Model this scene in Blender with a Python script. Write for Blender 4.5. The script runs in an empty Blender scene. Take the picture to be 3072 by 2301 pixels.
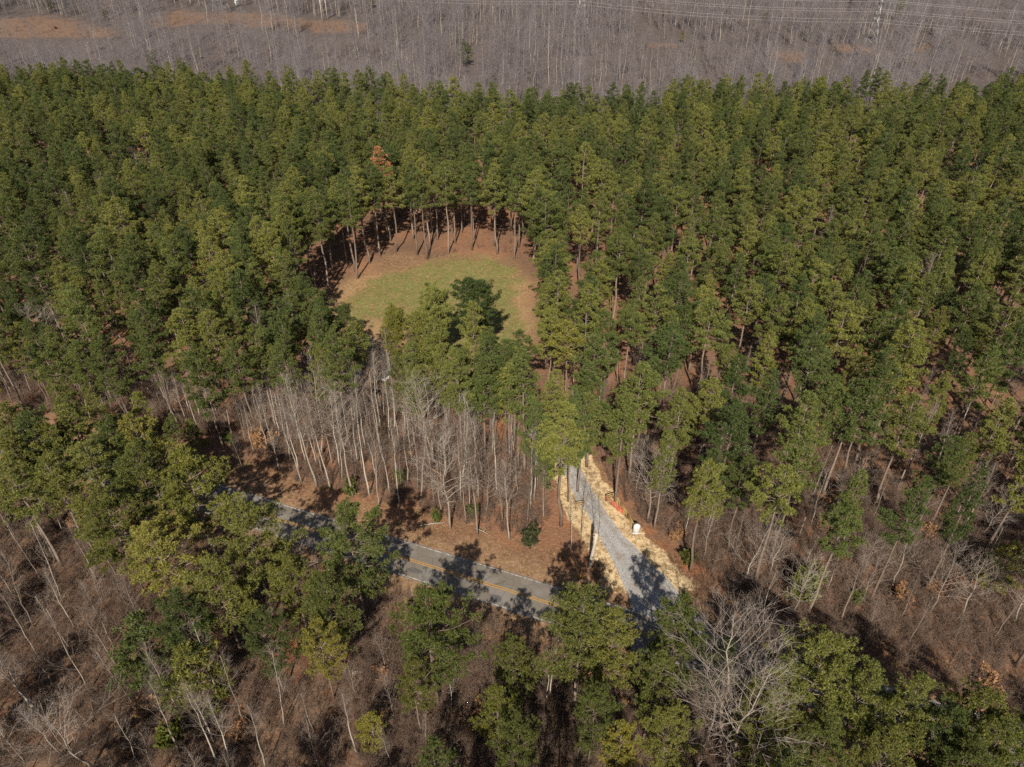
import bpy, math, random
import numpy as np
from mathutils import Vector

# ------------------------------------------------------------------ camera, sky, sun, exposure
SC = bpy.context.scene
COL = SC.collection
CAM_H, PITCH, FPX, PW, PH = 90.0, math.radians(35.0), 2130.0, 3072, 2301
cam_data = bpy.data.cameras.new("camera")
cam_data.sensor_width = 36.0
cam_data.lens = FPX / PW * 36.0
cam_data.clip_start, cam_data.clip_end = 0.5, 20000
cam = bpy.data.objects.new("camera", cam_data)
COL.objects.link(cam)
cam.location = (0, 0, CAM_H)
cam.rotation_euler = (math.radians(90) - PITCH, 0, 0)
SC.camera = cam

SUN_EL, SUN_AZ = math.radians(40.0), math.radians(184.5)      # azimuth from +Y, clockwise: behind the camera, slightly left
world = bpy.data.worlds.new("World")
SC.world = world
world.use_nodes = True
wn = world.node_tree
bg = wn.nodes["Background"]
sky = wn.nodes.new("ShaderNodeTexSky")
sky.sky_type = 'NISHITA'
sky.sun_disc = False
sky.sun_elevation = SUN_EL
sky.sun_rotation = SUN_AZ
sky.air_density, sky.dust_density, sky.ozone_density = 1.0, 1.2, 1.0
wn.links.new(sky.outputs[0], bg.inputs[0])
bg.inputs[1].default_value = 0.05
sun_data = bpy.data.lights.new("sun", 'SUN')
sun_data.energy, sun_data.angle, sun_data.color = 5.0, math.radians(0.53), (1.0, 0.90, 0.74)
sun = bpy.data.objects.new("sun", sun_data)
COL.objects.link(sun)
SUN_FROM = Vector((math.sin(SUN_AZ) * math.cos(SUN_EL), math.cos(SUN_AZ) * math.cos(SUN_EL), math.sin(SUN_EL)))
sun.rotation_euler = SUN_FROM.to_track_quat('Z', 'Y').to_euler()
sun.location = (0, -60, 140)
vs = SC.view_settings
vs.view_transform, vs.look, vs.exposure, vs.gamma = 'Standard', 'None', 0.33, 1.0
vs.use_curve_mapping = False
cy = SC.cycles
cy.max_bounces, cy.diffuse_bounces, cy.glossy_bounces, cy.transmission_bounces = 4, 1, 1, 2
cy.transparent_max_bounces = 4
cy.use_denoising = False
cy.use_adaptive_sampling = False

RNG = np.random.default_rng(7)
random.seed(7)
SN, CS = math.sin(PITCH), math.cos(PITCH)

def at(px, py, h=0.0):
    """Survey helper: the point at height h that the photo pixel (3072 x 2301) looks at."""
    u, v = px - PW / 2, py - PH / 2
    k = (CAM_H - h) / (FPX * SN + v * CS)
    return np.array((u * k, (FPX * CS - v * SN) * k))

def pix(X, Y, Z):
    d = Y * CS + (CAM_H - Z) * SN
    return PW / 2 + X / d * FPX, PH / 2 + ((CAM_H - Z) * CS - Y * SN) / d * FPX, d

DS = 3072 / 2212.0
def atd(x, y, h=0.0):                    # the same from coordinates noted on a 2212 px wide print
    return at(x * DS, y * DS, h)

d_ = lambda L: [(x * DS, y * DS) for x, y in L]

def inside(pts, poly):
    x, y = np.asarray(pts)[..., 0], np.asarray(pts)[..., 1]
    poly = np.asarray(poly, float)
    r = np.zeros(x.shape, bool)
    j = len(poly) - 1
    for i in range(len(poly)):
        xi, yi = poly[i]; xj, yj = poly[j]
        c = ((yi > y) != (yj > y)) & (x < (xj - xi) * (y - yi) / (yj - yi + 1e-12) + xi)
        r ^= c
        j = i
    return r

def dist_poly(pts, line, closed=False):
    pts = np.asarray(pts, float); line = np.asarray(line, float)
    best = np.full(pts.shape[:-1], 1e9)
    n = len(line)
    for i in range(n if closed else n - 1):
        a, b = line[i], line[(i + 1) % n]
        ab = b - a
        t = np.clip(((pts - a) @ ab) / (ab @ ab + 1e-9), 0, 1)
        best = np.minimum(best, np.linalg.norm(pts - (a + t[..., None] * ab), axis=-1))
    return best

_NZ = {}
def vnoise(x, y, seed=0):
    """smooth value noise in -1..1"""
    if seed not in _NZ:
        _NZ[seed] = np.random.default_rng(seed).uniform(-1, 1, (64, 64))
    r = _NZ[seed]
    xi, yi = np.floor(x).astype(int), np.floor(y).astype(int)
    fx, fy = x - xi, y - yi
    fx, fy = fx * fx * (3 - 2 * fx), fy * fy * (3 - 2 * fy)
    g = lambda a, b: r[a % 64, b % 64]
    return (g(xi, yi) * (1 - fx) + g(xi + 1, yi) * fx) * (1 - fy) + (g(xi, yi + 1) * (1 - fx) + g(xi + 1, yi + 1) * fx) * fy

# ------------------------------------------------------------------ materials
def new_mat(name):
    m = bpy.data.materials.new(name)
    m.use_nodes = True
    nt = m.node_tree
    b = nt.nodes["Principled BSDF"]
    b.inputs["Specular IOR Level"].default_value = 0.25
    return m, nt, b

def N(nt, t, **kw):
    n = nt.nodes.new(t)
    for k, v in kw.items():
        if k.startswith("i_"):
            n.inputs[k[2:].replace("_", " ")].default_value = v
        else:
            setattr(n, k, v)
    return n

def ramp(nt, fac, stops):
    r = nt.nodes.new("ShaderNodeValToRGB")
    while len(r.color_ramp.elements) < len(stops):
        r.color_ramp.elements.new(0.5)
    for e, (p, c) in zip(r.color_ramp.elements, stops):
        e.position = p
        e.color = (*c, 1)
    nt.links.new(fac, r.inputs[0])
    return r.outputs[0]

def noise(nt, scale, detail=4, rough=0.6, coord=None):
    n = N(nt, "ShaderNodeTexNoise")
    n.inputs["Scale"].default_value = scale
    n.inputs["Detail"].default_value = detail
    n.inputs["Roughness"].default_value = rough
    if coord is not None:
        nt.links.new(coord, n.inputs["Vector"])
    return n.outputs["Fac"]

def mixc(nt, fac, a, b, mode='MIX'):
    m = nt.nodes.new("ShaderNodeMix")
    m.data_type, m.blend_type = 'RGBA', mode
    for inp, v in ((m.inputs[0], fac), (m.inputs[6], a), (m.inputs[7], b)):
        if isinstance(v, (int, float)):
            inp.default_value = v
        elif isinstance(v, tuple):
            inp.default_value = (*v, 1) if len(v) == 3 else v
        else:
            nt.links.new(v, inp)
    return m.outputs[2]

def math_n(nt, op, a, b=None, clamp=False):
    m = nt.nodes.new("ShaderNodeMath")
    m.operation, m.use_clamp = op, clamp
    for inp, v in zip(m.inputs, (a, b)):
        if v is None:
            continue
        if isinstance(v, (int, float)):
            inp.default_value = v
        else:
            nt.links.new(v, inp)
    return m.outputs[0]

def simple(name, col, rough=0.8, var=0.25, scale=3.0, metal=0.0):
    m, nt, b = new_mat(name)
    co = N(nt, "ShaderNodeTexCoord").outputs["Object"]
    f = noise(nt, scale, 5, 0.65, co)
    lo = tuple(c * (1 - var) for c in col); hi = tuple(min(1, c * (1 + var)) for c in col)
    nt.links.new(ramp(nt, f, [(0.25, lo), (0.75, hi)]), b.inputs["Base Color"])
    b.inputs["Roughness"].default_value = rough
    b.inputs["Metallic"].default_value = metal
    return m

def leaf_mat(name, dark, mid, light, transl=0.25, tint=True):
    m, nt, b = new_mat(name)
    out = nt.nodes["Material Output"]
    oi = N(nt, "ShaderNodeObjectInfo")
    geo = N(nt, "ShaderNodeNewGeometry")
    f = math_n(nt, 'ADD', math_n(nt, 'MULTIPLY', oi.outputs["Random"], 0.62), math_n(nt, 'MULTIPLY', geo.outputs["Random Per Island"], 0.38))
    c = ramp(nt, f, [(0.08, dark), (0.5, mid), (0.92, light)])
    if tint:
        c = mixc(nt, 1.0, c, oi.outputs["Color"], 'MULTIPLY')
    nt.links.new(c, b.inputs["Base Color"])
    b.inputs["Roughness"].default_value = 0.55
    b.inputs["Specular IOR Level"].default_value = 0.3
    tr = N(nt, "ShaderNodeBsdfTranslucent")
    nt.links.new(c, tr.inputs[0])
    mx = N(nt, "ShaderNodeMixShader")
    mx.inputs[0].default_value = transl
    nt.links.new(b.outputs[0], mx.inputs[1]); nt.links.new(tr.outputs[0], mx.inputs[2])
    nt.links.new(mx.outputs[0], out.inputs[0])
    return m

def bark_mat(name, a, b_, scale=2.0):
    m, nt, b = new_mat(name)
    co = N(nt, "ShaderNodeTexCoord").outputs["Object"]
    oi = N(nt, "ShaderNodeObjectInfo")
    mp = N(nt, "ShaderNodeMapping"); mp.inputs["Scale"].default_value = (1, 1, 0.25)
    nt.links.new(co, mp.inputs[0])
    f = noise(nt, scale, 5, 0.7, mp.outputs[0])
    f2 = math_n(nt, 'ADD', math_n(nt, 'MULTIPLY', f, 0.7), math_n(nt, 'MULTIPLY', oi.outputs["Random"], 0.3))
    nt.links.new(ramp(nt, f2, [(0.3, a), (0.75, b_)]), b.inputs["Base Color"])
    b.inputs["Roughness"].default_value = 0.9
    return m

M = {}
M['needles'] = leaf_mat('pine_needles', (0.056, 0.086, 0.027), (0.118, 0.142, 0.037), (0.250, 0.242, 0.056), 0.17)
M['dead_needles'] = leaf_mat('dead_needles', (0.34, 0.12, 0.06), (0.45, 0.17, 0.09), (0.52, 0.24, 0.13), 0.2)
M['broadleaf'] = leaf_mat('evergreen_leaves', (0.045, 0.075, 0.02), (0.10, 0.12, 0.03), (0.19, 0.19, 0.04), 0.25)
M['tanleaf'] = leaf_mat('dry_leaves', (0.22, 0.11, 0.055), (0.30, 0.16, 0.08), (0.40, 0.24, 0.13), 0.2)
M['pine_bark'] = bark_mat('pine_bark', (0.13, 0.095, 0.075), (0.33, 0.26, 0.22), 2.5)
M['pale_bark'] = bark_mat('pale_bark', (0.30, 0.26, 0.22), (0.58, 0.53, 0.47), 1.5)
M['grey_bark'] = bark_mat('grey_bark', (0.19, 0.155, 0.13), (0.40, 0.34, 0.29), 1.5)
M['twig'] = bark_mat('twig_bark', (0.17, 0.135, 0.115), (0.34, 0.28, 0.245), 1.0)
M['pale_twig'] = bark_mat('pale_twig_bark', (0.29, 0.24, 0.21), (0.47, 0.41, 0.36), 1.0)
M['brush_twig'] = bark_mat('brush_twig_bark', (0.145, 0.098, 0.076), (0.30, 0.215, 0.17), 1.0)
M['hazed_twig'] = bark_mat('hazed_twig_bark', (0.15, 0.133, 0.146), (0.30, 0.27, 0.282), 0.4)  # distant haze put into the twig colour as a lavender-grey tint

# ------------------------------------------------------------------ mesh helpers
def mesh_np(name, V, T, mats, midx=None, smooth=False):
    me = bpy.data.meshes.new(name)
    V = np.asarray(V, np.float32); T = np.asarray(T, np.int32)
    me.vertices.add(len(V)); me.vertices.foreach_set("co", V.ravel())
    me.loops.add(T.size); me.loops.foreach_set("vertex_index", T.ravel())
    me.polygons.add(len(T)); me.polygons.foreach_set("loop_start", np.arange(0, T.size, T.shape[1], dtype=np.int32))
    for m in mats:
        me.materials.append(m)
    if midx is not None:
        me.polygons.foreach_set("material_index", np.asarray(midx, np.int32))
    if smooth:
        me.polygons.foreach_set("use_smooth", np.ones(len(T), bool))
    me.update(calc_edges=True)
    me.validate()
    return me

def tube(path, rad, sides=7):
    """continuous tapered tube with end caps as triangles"""
    P = np.asarray(path, float); n = len(P)
    d = np.gradient(P, axis=0); d /= np.linalg.norm(d, axis=1)[:, None] + 1e-9
    up = np.where(np.abs(d[:, 2:3]) > 0.9, np.array([[1.0, 0, 0]]), np.array([[0, 0, 1.0]]))
    a = np.cross(d, up); a /= np.linalg.norm(a, axis=1)[:, None]
    b = np.cross(d, a)
    ang = np.linspace(0, 2 * math.pi, sides, endpoint=False)
    R = np.asarray(rad, float)[:, None, None]
    V = P[:, None, :] + R * (np.cos(ang)[None, :, None] * a[:, None, :] + np.sin(ang)[None, :, None] * b[:, None, :])
    V = V.reshape(-1, 3)
    T = []
    for i in range(n - 1):
        for k in range(sides):
            p, q = i * sides + k, i * sides + (k + 1) % sides
            T += [(p, q, q + sides), (p, q + sides, p + sides)]
    V = np.vstack([V, P[:1], P[-1:]])
    c0, c1 = n * sides, n * sides + 1
    for k in range(sides):
        T += [(c0, (k + 1) % sides, k), (c1, (n - 1) * sides + k, (n - 1) * sides + (k + 1) % sides)]
    return V, np.array(T)

def prisms(P0, P1, R0, R1):
    """many three-sided tapered twigs at once"""
    P0, P1 = np.asarray(P0, float), np.asarray(P1, float)
    d = P1 - P0
    d /= np.linalg.norm(d, axis=1)[:, None] + 1e-9
    up = np.where(np.abs(d[:, 2:3]) > 0.9, np.array([[1.0, 0, 0]]), np.array([[0, 0, 1.0]]))
    a = np.cross(d, up); a /= np.linalg.norm(a, axis=1)[:, None] + 1e-9
    b = np.cross(d, a)
    n = len(P0)
    V = np.zeros((n, 6, 3))
    for k in range(3):
        t = 2 * math.pi * k / 3
        o = math.cos(t) * a + math.sin(t) * b
        V[:, k] = P0 + o * np.asarray(R0)[:, None]
        V[:, 3 + k] = P1 + o * np.asarray(R1)[:, None]
    F = np.array([(0, 1, 4), (0, 4, 3), (1, 2, 5), (1, 5, 4), (2, 0, 3), (2, 3, 5)])
    T = (np.arange(n)[:, None, None] * 6 + F[None]).reshape(-1, 3)
    return V.reshape(-1, 3), T

def join(parts):
    """parts: [(V, T, material index)]"""
    Vs, Ts, Ms, o = [], [], [], 0
    for V, T, m in parts:
        Vs.append(V); Ts.append(np.asarray(T) + o); Ms.append(np.full(len(T), m)); o += len(V)
    return np.vstack(Vs), np.vstack(Ts), np.concatenate(Ms)

def box(cx, cy_, cz, sx, sy, sz, rz=0.0):
    V = np.array([(x, y, z) for x in (-.5, .5) for y in (-.5, .5) for z in (-.5, .5)]) * (sx, sy, sz)
    c, s = math.cos(rz), math.sin(rz)
    V = np.c_[V[:, 0] * c - V[:, 1] * s, V[:, 0] * s + V[:, 1] * c, V[:, 2]] + (cx, cy_, cz)
    Q = [(0, 1, 3, 2), (4, 6, 7, 5), (0, 4, 5, 1), (2, 3, 7, 6), (0, 2, 6, 4), (1, 5, 7, 3)]
    T = np.array([t for a, b, c_, d in Q for t in ((a, b, c_), (a, c_, d))])
    return V, T

def beam(p, q, w, h):
    """rectangular bar from p to q"""
    p, q = np.array(p, float), np.array(q, float)
    d = q - p; L = np.linalg.norm(d); d /= L
    up = np.array((0, 0, 1.0)) if abs(d[2]) < 0.95 else np.array((0, 1.0, 0))
    a = np.cross(d, up); a /= np.linalg.norm(a); b = np.cross(a, d)
    V = np.array([p + t * d * L + x * a * w / 2 + y * b * h / 2 for t in (0, 1) for x in (-1, 1) for y in (-1, 1)])
    Q = [(0, 1, 3, 2), (4, 6, 7, 5), (0, 4, 5, 1), (2, 3, 7, 6), (0, 2, 6, 4), (1, 5, 7, 3)]
    T = np.array([t for a_, b_, c_, d_ in Q for t in ((a_, b_, c_), (a_, c_, d_))])
    return V, T

def link(name, me, parent=None, loc=None, rz=None):
    o = bpy.data.objects.new(name, me)
    COL.objects.link(o)
    if parent is not None:
        o.parent = parent
    if loc is not None:
        o.location = loc
    if rz is not None:
        o.rotation_euler = (0, 0, rz)
    return o

def tag(o, label=None, cat=None, group=None, kind=None):
    for k, v in (("label", label), ("category", cat), ("group", group), ("kind", kind)):
        if v:
            o[k] = v
    return o

def thing(name, label, cat, loc=(0, 0, 0), rz=0.0, group=None):
    o = bpy.data.objects.new(name, None)
    COL.objects.link(o)
    o.location = loc; o.rotation_euler = (0, 0, rz); o.empty_display_size = 0.2
    return tag(o, label, cat, group)

def part(name, parent, VT, mat, smooth=False):
    V, T = VT
    return link(name, mesh_np(name, V, T, [mat], None, smooth), parent)

# ------------------------------------------------------------------ lie of the land
ROAD = np.array([(-330, 186), (-200, 143.5), (-120, 116.2), (-75, 100.0), (-49.7, 91.0), (-37.6, 86.3), (-16.7, 78.4), (-6.5, 74.5),
                 (6.5, 69.5), (30, 60.4), (60, 49.2), (110, 31), (220, -8)], float)
def smooth_line(L, n=8):
    L = np.asarray(L, float)
    out = []
    for i in range(len(L) - 1):
        p0, p1, p2, p3 = L[max(i - 1, 0)], L[i], L[i + 1], L[min(i + 2, len(L) - 1)]
        for t in np.linspace(0, 1, n, endpoint=False):
            out.append(0.5 * ((2 * p1) + (-p0 + p2) * t + (2 * p0 - 5 * p1 + 4 * p2 - p3) * t * t + (-p0 + 3 * p1 - 3 * p2 + p3) * t ** 3))
    out.append(L[-1])
    return np.array(out)
ROAD_S = smooth_line(ROAD, 3)
DRIVE_L = smooth_line([(18.6, 68.0), (17.0, 76.0), (14.6, 84.2), (12.2, 90.5), (10.4, 97.4), (8.0, 104), (3.0, 111)])
DRIVE_R = smooth_line([(29.5, 65.0), (24.2, 75.0), (18.6, 84.2), (15.4, 92.0), (13.4, 99.0), (11.0, 107), (5.5, 113.5)])
CLEAR = [tuple(at(*p)) for p in [(955, 905), (1055, 840), (1105, 792), (1190, 758), (1280, 775), (1350, 762), (1420, 752), (1500, 765), (1550, 790), (1580, 850), (1590, 930),
                                 (1586, 1010), (1575, 1060), (1440, 1095), (1280, 1130), (1140, 1140), (1030, 1120), (985, 1010), (950, 950)]]
GRASS = [tuple(atd(*p)) for p in [(715, 668), (770, 622), (830, 590), (920, 568), (1000, 552), (1065, 556), (1108, 580), (1122, 625), (1128, 700), (1140, 760), (1060, 790), (960, 760), (880, 715), (800, 690)]]
DRIVE_POLY = np.vstack([DRIVE_L[::3], DRIVE_R[::-3]])

def drive_dist(p):
    p = np.asarray(p, float)
    q = p.reshape(-1, 2)
    out = np.full(len(q), 30.0)
    k = (q[:, 0] > -60) & (q[:, 0] < 50) & (q[:, 1] > 45) & (q[:, 1] < 155)
    if k.any():
        d = dist_poly(q[k], DRIVE_POLY, True)
        out[k] = np.where(inside(q[k], DRIVE_POLY), -d, d)
    return out.reshape(p.shape[:-1])

def height(p):
    p = np.asarray(p, float)
    x, y = p[..., 0], p[..., 1]
    z = 0.35 * vnoise(x / 23.0, y / 23.0, 1) + 0.15 * vnoise(x / 6.0, y / 6.0, 2)
    near = np.minimum(dist_poly(p, ROAD_S) - 3.4, drive_dist(p))
    k = np.clip((near - 0.6) / 7.0, 0, 1)
    r_ = np.clip(y - 350, 0, 330)
    hill = np.where(r_ < 60, r_ * r_ / 120 * 0.075, (r_ - 30) * 0.075) * np.clip(1 + 0.25 * vnoise(x / 160, y / 160, 44), 0.5, 1.5)
    return (z - 0.12) * k - 0.012 * (1 - k) + hill

def at_land(px, py):
    z = 0.0
    for _ in range(12):
        p = at(px, py, z); z = 0.5 * z + 0.5 * float(height(p[None])[0])
    return np.array((p[0], p[1])), z

PYL = [at_land(px, py) for px, py in ((666, 39), (1741, 112), (2599, 172))]
POLEF, POLEZ = at_land(975, 60)
ROW_LINE = np.array([PYL[0][0] + (PYL[0][0] - PYL[2][0]) * 1.2] + [p for p, _ in PYL] + [PYL[2][0] + (PYL[2][0] - PYL[0][0]) * 1.2])
CLAY_WIN = [[(-200, 70), (60, 52), (150, 48), (230, 68), (340, 92), (350, 112), (-200, 110)], [(420, 75), (540, 32), (700, 38), (800, 40), (900, 58), (1000, 58), (1100, 72), (1090, 104), (960, 96), (800, 82), (620, 66), (480, 84)],
            [(1930, 126), (2020, 132), (2030, 145), (1935, 138)], [(2330, 155), (2420, 158), (2420, 180), (2340, 190)], [(2520, 140), (2620, 140), (2620, 162), (2520, 160)], [(2740, 130), (2800, 130), (2800, 150), (2740, 150)]]

def axis(lo, hi, a, b, fine, grow=1.16):
    c = list(np.arange(a, b + 1e-6, fine))
    s, x = fine, b
    while x < hi:
        s *= grow; x += s; c.append(x)
    s, x = fine, a
    while x > lo:
        s *= grow; x -= s; c.insert(0, x)
    return np.array(c)

gx, gy = axis(-5000, 5000, -110, 110, 1.0, 1.05), axis(-2500, 9000, 30, 240, 1.0, 1.03)
GX, GY = np.meshgrid(gx, gy)
gp = np.stack([GX, GY], -1)
gz = height(gp)
nx, ny = len(gx), len(gy)
i = (np.arange(ny - 1)[:, None] * nx + np.arange(nx - 1)[None]).ravel()
ground_me = mesh_np("ground", np.c_[GX.ravel(), GY.ravel(), gz.ravel()], np.c_[i, i + 1, i + 1 + nx, i + nx], [], None, True)
gflat = gp.reshape(-1, 2)
wob = 1.6 * vnoise(gflat[:, 0] / 3.5, gflat[:, 1] / 3.5, 5) + 0.7 * vnoise(gflat[:, 0] / 1.3, gflat[:, 1] / 1.3, 6)
def sgn(poly):
    d = dist_poly(gflat, poly, True)
    return np.where(inside(gflat, poly), d, -d)
def step(v, a, b):
    t = np.clip((v - a) / (b - a), 0, 1); return t * t * (3 - 2 * t)
z_grass = step(sgn(GRASS) + 1.5 * wob, -2.5, 3.0)
dr = drive_dist(gflat)
z_hay = step(3.8 + 0.45 * wob - dr, 0, 1.6) * step(gflat[:, 1], 70, 74) * (1 - step(gflat[:, 1], 103, 110))
rd = dist_poly(gflat, ROAD_S)
z_verge = step(9.5 + 1.4 * wob - rd, 0, 4.5)
z_dry = np.clip(step(sgn(CLEAR) + 1.3 * wob, -6, 2) * 0.75 * step(-sgn(GRASS), -4, 0) + 0.15, 0, 1) * step(sgn(CLEAR), -6, 2) * (1 - 0.75 * step(gflat[:, 1] + 2 * wob, 176, 186))
hard_zone = step(260 - gflat[:, 1] * 0 - gflat[:, 1], -60, 0)
side = (gflat[:, 1] - np.interp(gflat[:, 0], ROAD_S[:, 0], ROAD_S[:, 1]))
z_leaf = np.maximum(step(side, 2, -10), step(gflat[:, 1], 305, 345))
gu, gv, _ = pix(gflat[:, 0], gflat[:, 1], gz.ravel())
far_ = (gflat[:, 1] > 330) & (gflat[:, 1] < 900)
z_clay = np.zeros(len(gflat))
gq = np.c_[gu + 14 * vnoise(gflat[:, 0] / 9, gflat[:, 1] / 9, 9), gv + 4 * vnoise(gflat[:, 0] / 9, gflat[:, 1] / 9, 10)]
for wdw in CLAY_WIN:
    z_clay[far_ & inside(gq, wdw)] = 0.17
blob = lambda px, py, r: step(r + 0.6 * wob - np.linalg.norm(gflat - at(px, py), axis=1), 0, 1.2)
for px, py, r in ((1700, 1560, 1.6), (1720, 1575, 1.4), (1955, 1590, 2.0), (1935, 1570, 1.3), (1450, 1310, 5.0), (1500, 1290, 4.0), (1960, 1640, 2.2), (2730, 1935, 1.2), (1980, 1700, 2.5), (2080, 1700, 2.5), (860, 1560, 2), (870, 1965, 3.0)):
    z_clay = np.maximum(z_clay, blob(px, py, r) * 0.85)
z_dry = np.maximum(z_dry, np.where(far_ & (z_clay > 0.1) & (z_clay < 0.2), 0.2, 0))
for nm, arr in (("grass", z_grass), ("hay", z_hay), ("verge", z_verge), ("dry", z_dry), ("leaf", z_leaf), ("clay", z_clay), ("bottom", step(gflat[:, 1], 305, 345))):
    a = ground_me.attributes.new(nm, 'FLOAT', 'POINT')
    a.data.foreach_set("value", np.asarray(arr, np.float32))

m, nt, b = new_mat("forest_floor")
co = N(nt, "ShaderNodeNewGeometry").outputs["Position"]
A = lambda n: N(nt, "ShaderNodeAttribute", attribute_name=n).outputs["Fac"]
nL, nM, nS, nF = noise(nt, 0.05, 3, 0.5, co), noise(nt, 0.35, 5, 0.65, co), noise(nt, 1.8, 5, 0.7, co), noise(nt, 9.0, 3, 0.7, co)
straw = ramp(nt, nS, [(0.28, (0.12, 0.060, 0.036)), (0.5, (0.27, 0.138, 0.082)), (0.72, (0.41, 0.245, 0.155))])
straw = mixc(nt, ramp(nt, nM, [(0.42, (0, 0, 0)), (0.62, (1, 1, 1))]), straw, (0.31, 0.155, 0.09))
leaf = ramp(nt, nS, [(0.25, (0.095, 0.056, 0.036)), (0.5, (0.20, 0.126, 0.082)), (0.75, (0.31, 0.21, 0.145))])
leaf = mixc(nt, ramp(nt, nM, [(0.46, (0, 0, 0)), (0.66, (1, 1, 1))]), leaf, (0.20, 0.098, 0.06))
litter = ramp(nt, nL, [(0.42, (0, 0, 0)), (0.6, (0.8, 0.8, 0.8))])
straw = mixc(nt, litter, straw, ramp(nt, nS, [(0.3, (0.10, 0.058, 0.038)), (0.7, (0.26, 0.165, 0.11))]))
c = mixc(nt, A("leaf"), straw, leaf)
c = mixc(nt, A("bottom"), c, ramp(nt, nM, [(0.3, (0.085, 0.070, 0.066)), (0.7, (0.155, 0.125, 0.118))]))
verge = ramp(nt, nS, [(0.3, (0.20, 0.115, 0.068)), (0.5, (0.345, 0.215, 0.13)), (0.72, (0.47, 0.335, 0.205))])
c = mixc(nt, math_n(nt, 'MULTIPLY', A("verge"), 0.85), c, verge)
dry = ramp(nt, nS, [(0.3, (0.29, 0.17, 0.085)), (0.5, (0.42, 0.27, 0.14)), (0.72, (0.52, 0.36, 0.20))])
c = mixc(nt, A("dry"), c, dry)
gr = ramp(nt, nS, [(0.28, (0.13, 0.135, 0.042)), (0.5, (0.205, 0.205, 0.065)), (0.74, (0.32, 0.28, 0.12))])
gr = mixc(nt, ramp(nt, nM, [(0.5, (0, 0, 0)), (0.7, (0.8, 0.8, 0.8))]), gr, (0.34, 0.24, 0.12))
c = mixc(nt, A("grass"), c, gr)
clay = ramp(nt, nS, [(0.3, (0.27, 0.10, 0.045)), (0.7, (0.50, 0.21, 0.10))])
c = mixc(nt, math_n(nt, 'MULTIPLY', A("clay"), ramp(nt, nM, [(0.3, (0.45,) * 3), (0.55, (1, 1, 1))])), c, clay)
hay = ramp(nt, nS, [(0.22, (0.42, 0.28, 0.14)), (0.42, (0.66, 0.49, 0.28)), (0.65, (0.80, 0.64, 0.41))])
hm = ramp(nt, math_n(nt, 'ADD', A("hay"), math_n(nt, 'MULTIPLY', math_n(nt, 'SUBTRACT', nS, 0.5), 0.7)), [(0.36, (0, 0, 0)), (0.62, (1, 1, 1))])
c = mixc(nt, hm, c, hay)
c = mixc(nt, 0.35, c, ramp(nt, nF, [(0.3, (0.5,) * 3), (0.7, (1, 1, 1))]), 'MULTIPLY')
nt.links.new(c, b.inputs["Base Color"])
b.inputs["Roughness"].default_value = 0.95
bp = N(nt, "ShaderNodeBump"); bp.inputs["Strength"].default_value = 0.9; bp.inputs["Distance"].default_value = 0.25
nt.links.new(nS, bp.inputs["Height"]); nt.links.new(bp.outputs[0], b.inputs["Normal"])
ground_me.materials.append(m)
ground = tag(link("ground", ground_me), kind="structure")

def strip(name, line, lo, hi, z, mat, dz=None):
    """a flat ribbon along line, from offset lo to offset hi on its left side"""
    L = np.asarray(line); d = np.gradient(L, axis=0); d /= np.linalg.norm(d, axis=1)[:, None]
    nrm = np.c_[-d[:, 1], d[:, 0]]
    lo = np.broadcast_to(lo, len(L))[:, None]; hi = np.broadcast_to(hi, len(L))[:, None]
    a, c_ = L + nrm * lo, L + nrm * hi
    V = np.vstack([np.c_[a, np.full(len(L), z)], np.c_[c_, np.full(len(L), z)]])
    n = len(L); k = np.arange(n - 1)
    return mesh_np(name, V, np.c_[k, k + 1, k + 1 + n, k + n], [mat])

m, nt, b = new_mat("old_asphalt")
co = N(nt, "ShaderNodeNewGeometry").outputs["Position"]
f1, f2, f3 = noise(nt, 0.22, 4, 0.6, co), noise(nt, 2.2, 5, 0.7, co), noise(nt, 14, 3, 0.8, co)
c = ramp(nt, f2, [(0.25, (0.165, 0.145, 0.125)), (0.75, (0.24, 0.213, 0.185))])
c = mixc(nt, ramp(nt, f1, [(0.5, (0, 0, 0)), (0.62, (0.7, 0.7, 0.7))]), c, (0.26, 0.245, 0.23))
c = mixc(nt, 0.5, c, ramp(nt, f3, [(0.3, (0.55,) * 3), (0.7, (1, 1, 1))]), 'MULTIPLY')
vor = N(nt, "ShaderNodeTexVoronoi", feature='DISTANCE_TO_EDGE'); vor.inputs["Scale"].default_value = 0.33
nt.links.new(co, vor.inputs["Vector"])
c = mixc(nt, ramp(nt, vor.outputs["Distance"], [(0.0, (0.55,) * 3), (0.018, (0, 0, 0))]), c, (0.06, 0.056, 0.052))
nt.links.new(c, b.inputs["Base Color"]); b.inputs["Roughness"].default_value = 0.85
ROADF = smooth_line(ROAD, 40)
wn_ = 0.10 * vnoise(np.arange(len(ROADF)) / 2.3, np.zeros(len(ROADF)), 3)
road = tag(link("road", strip("road", ROADF, -3.55 + wn_, 3.5 + wn_[::-1], 0.02, m)), kind="structure")

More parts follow.
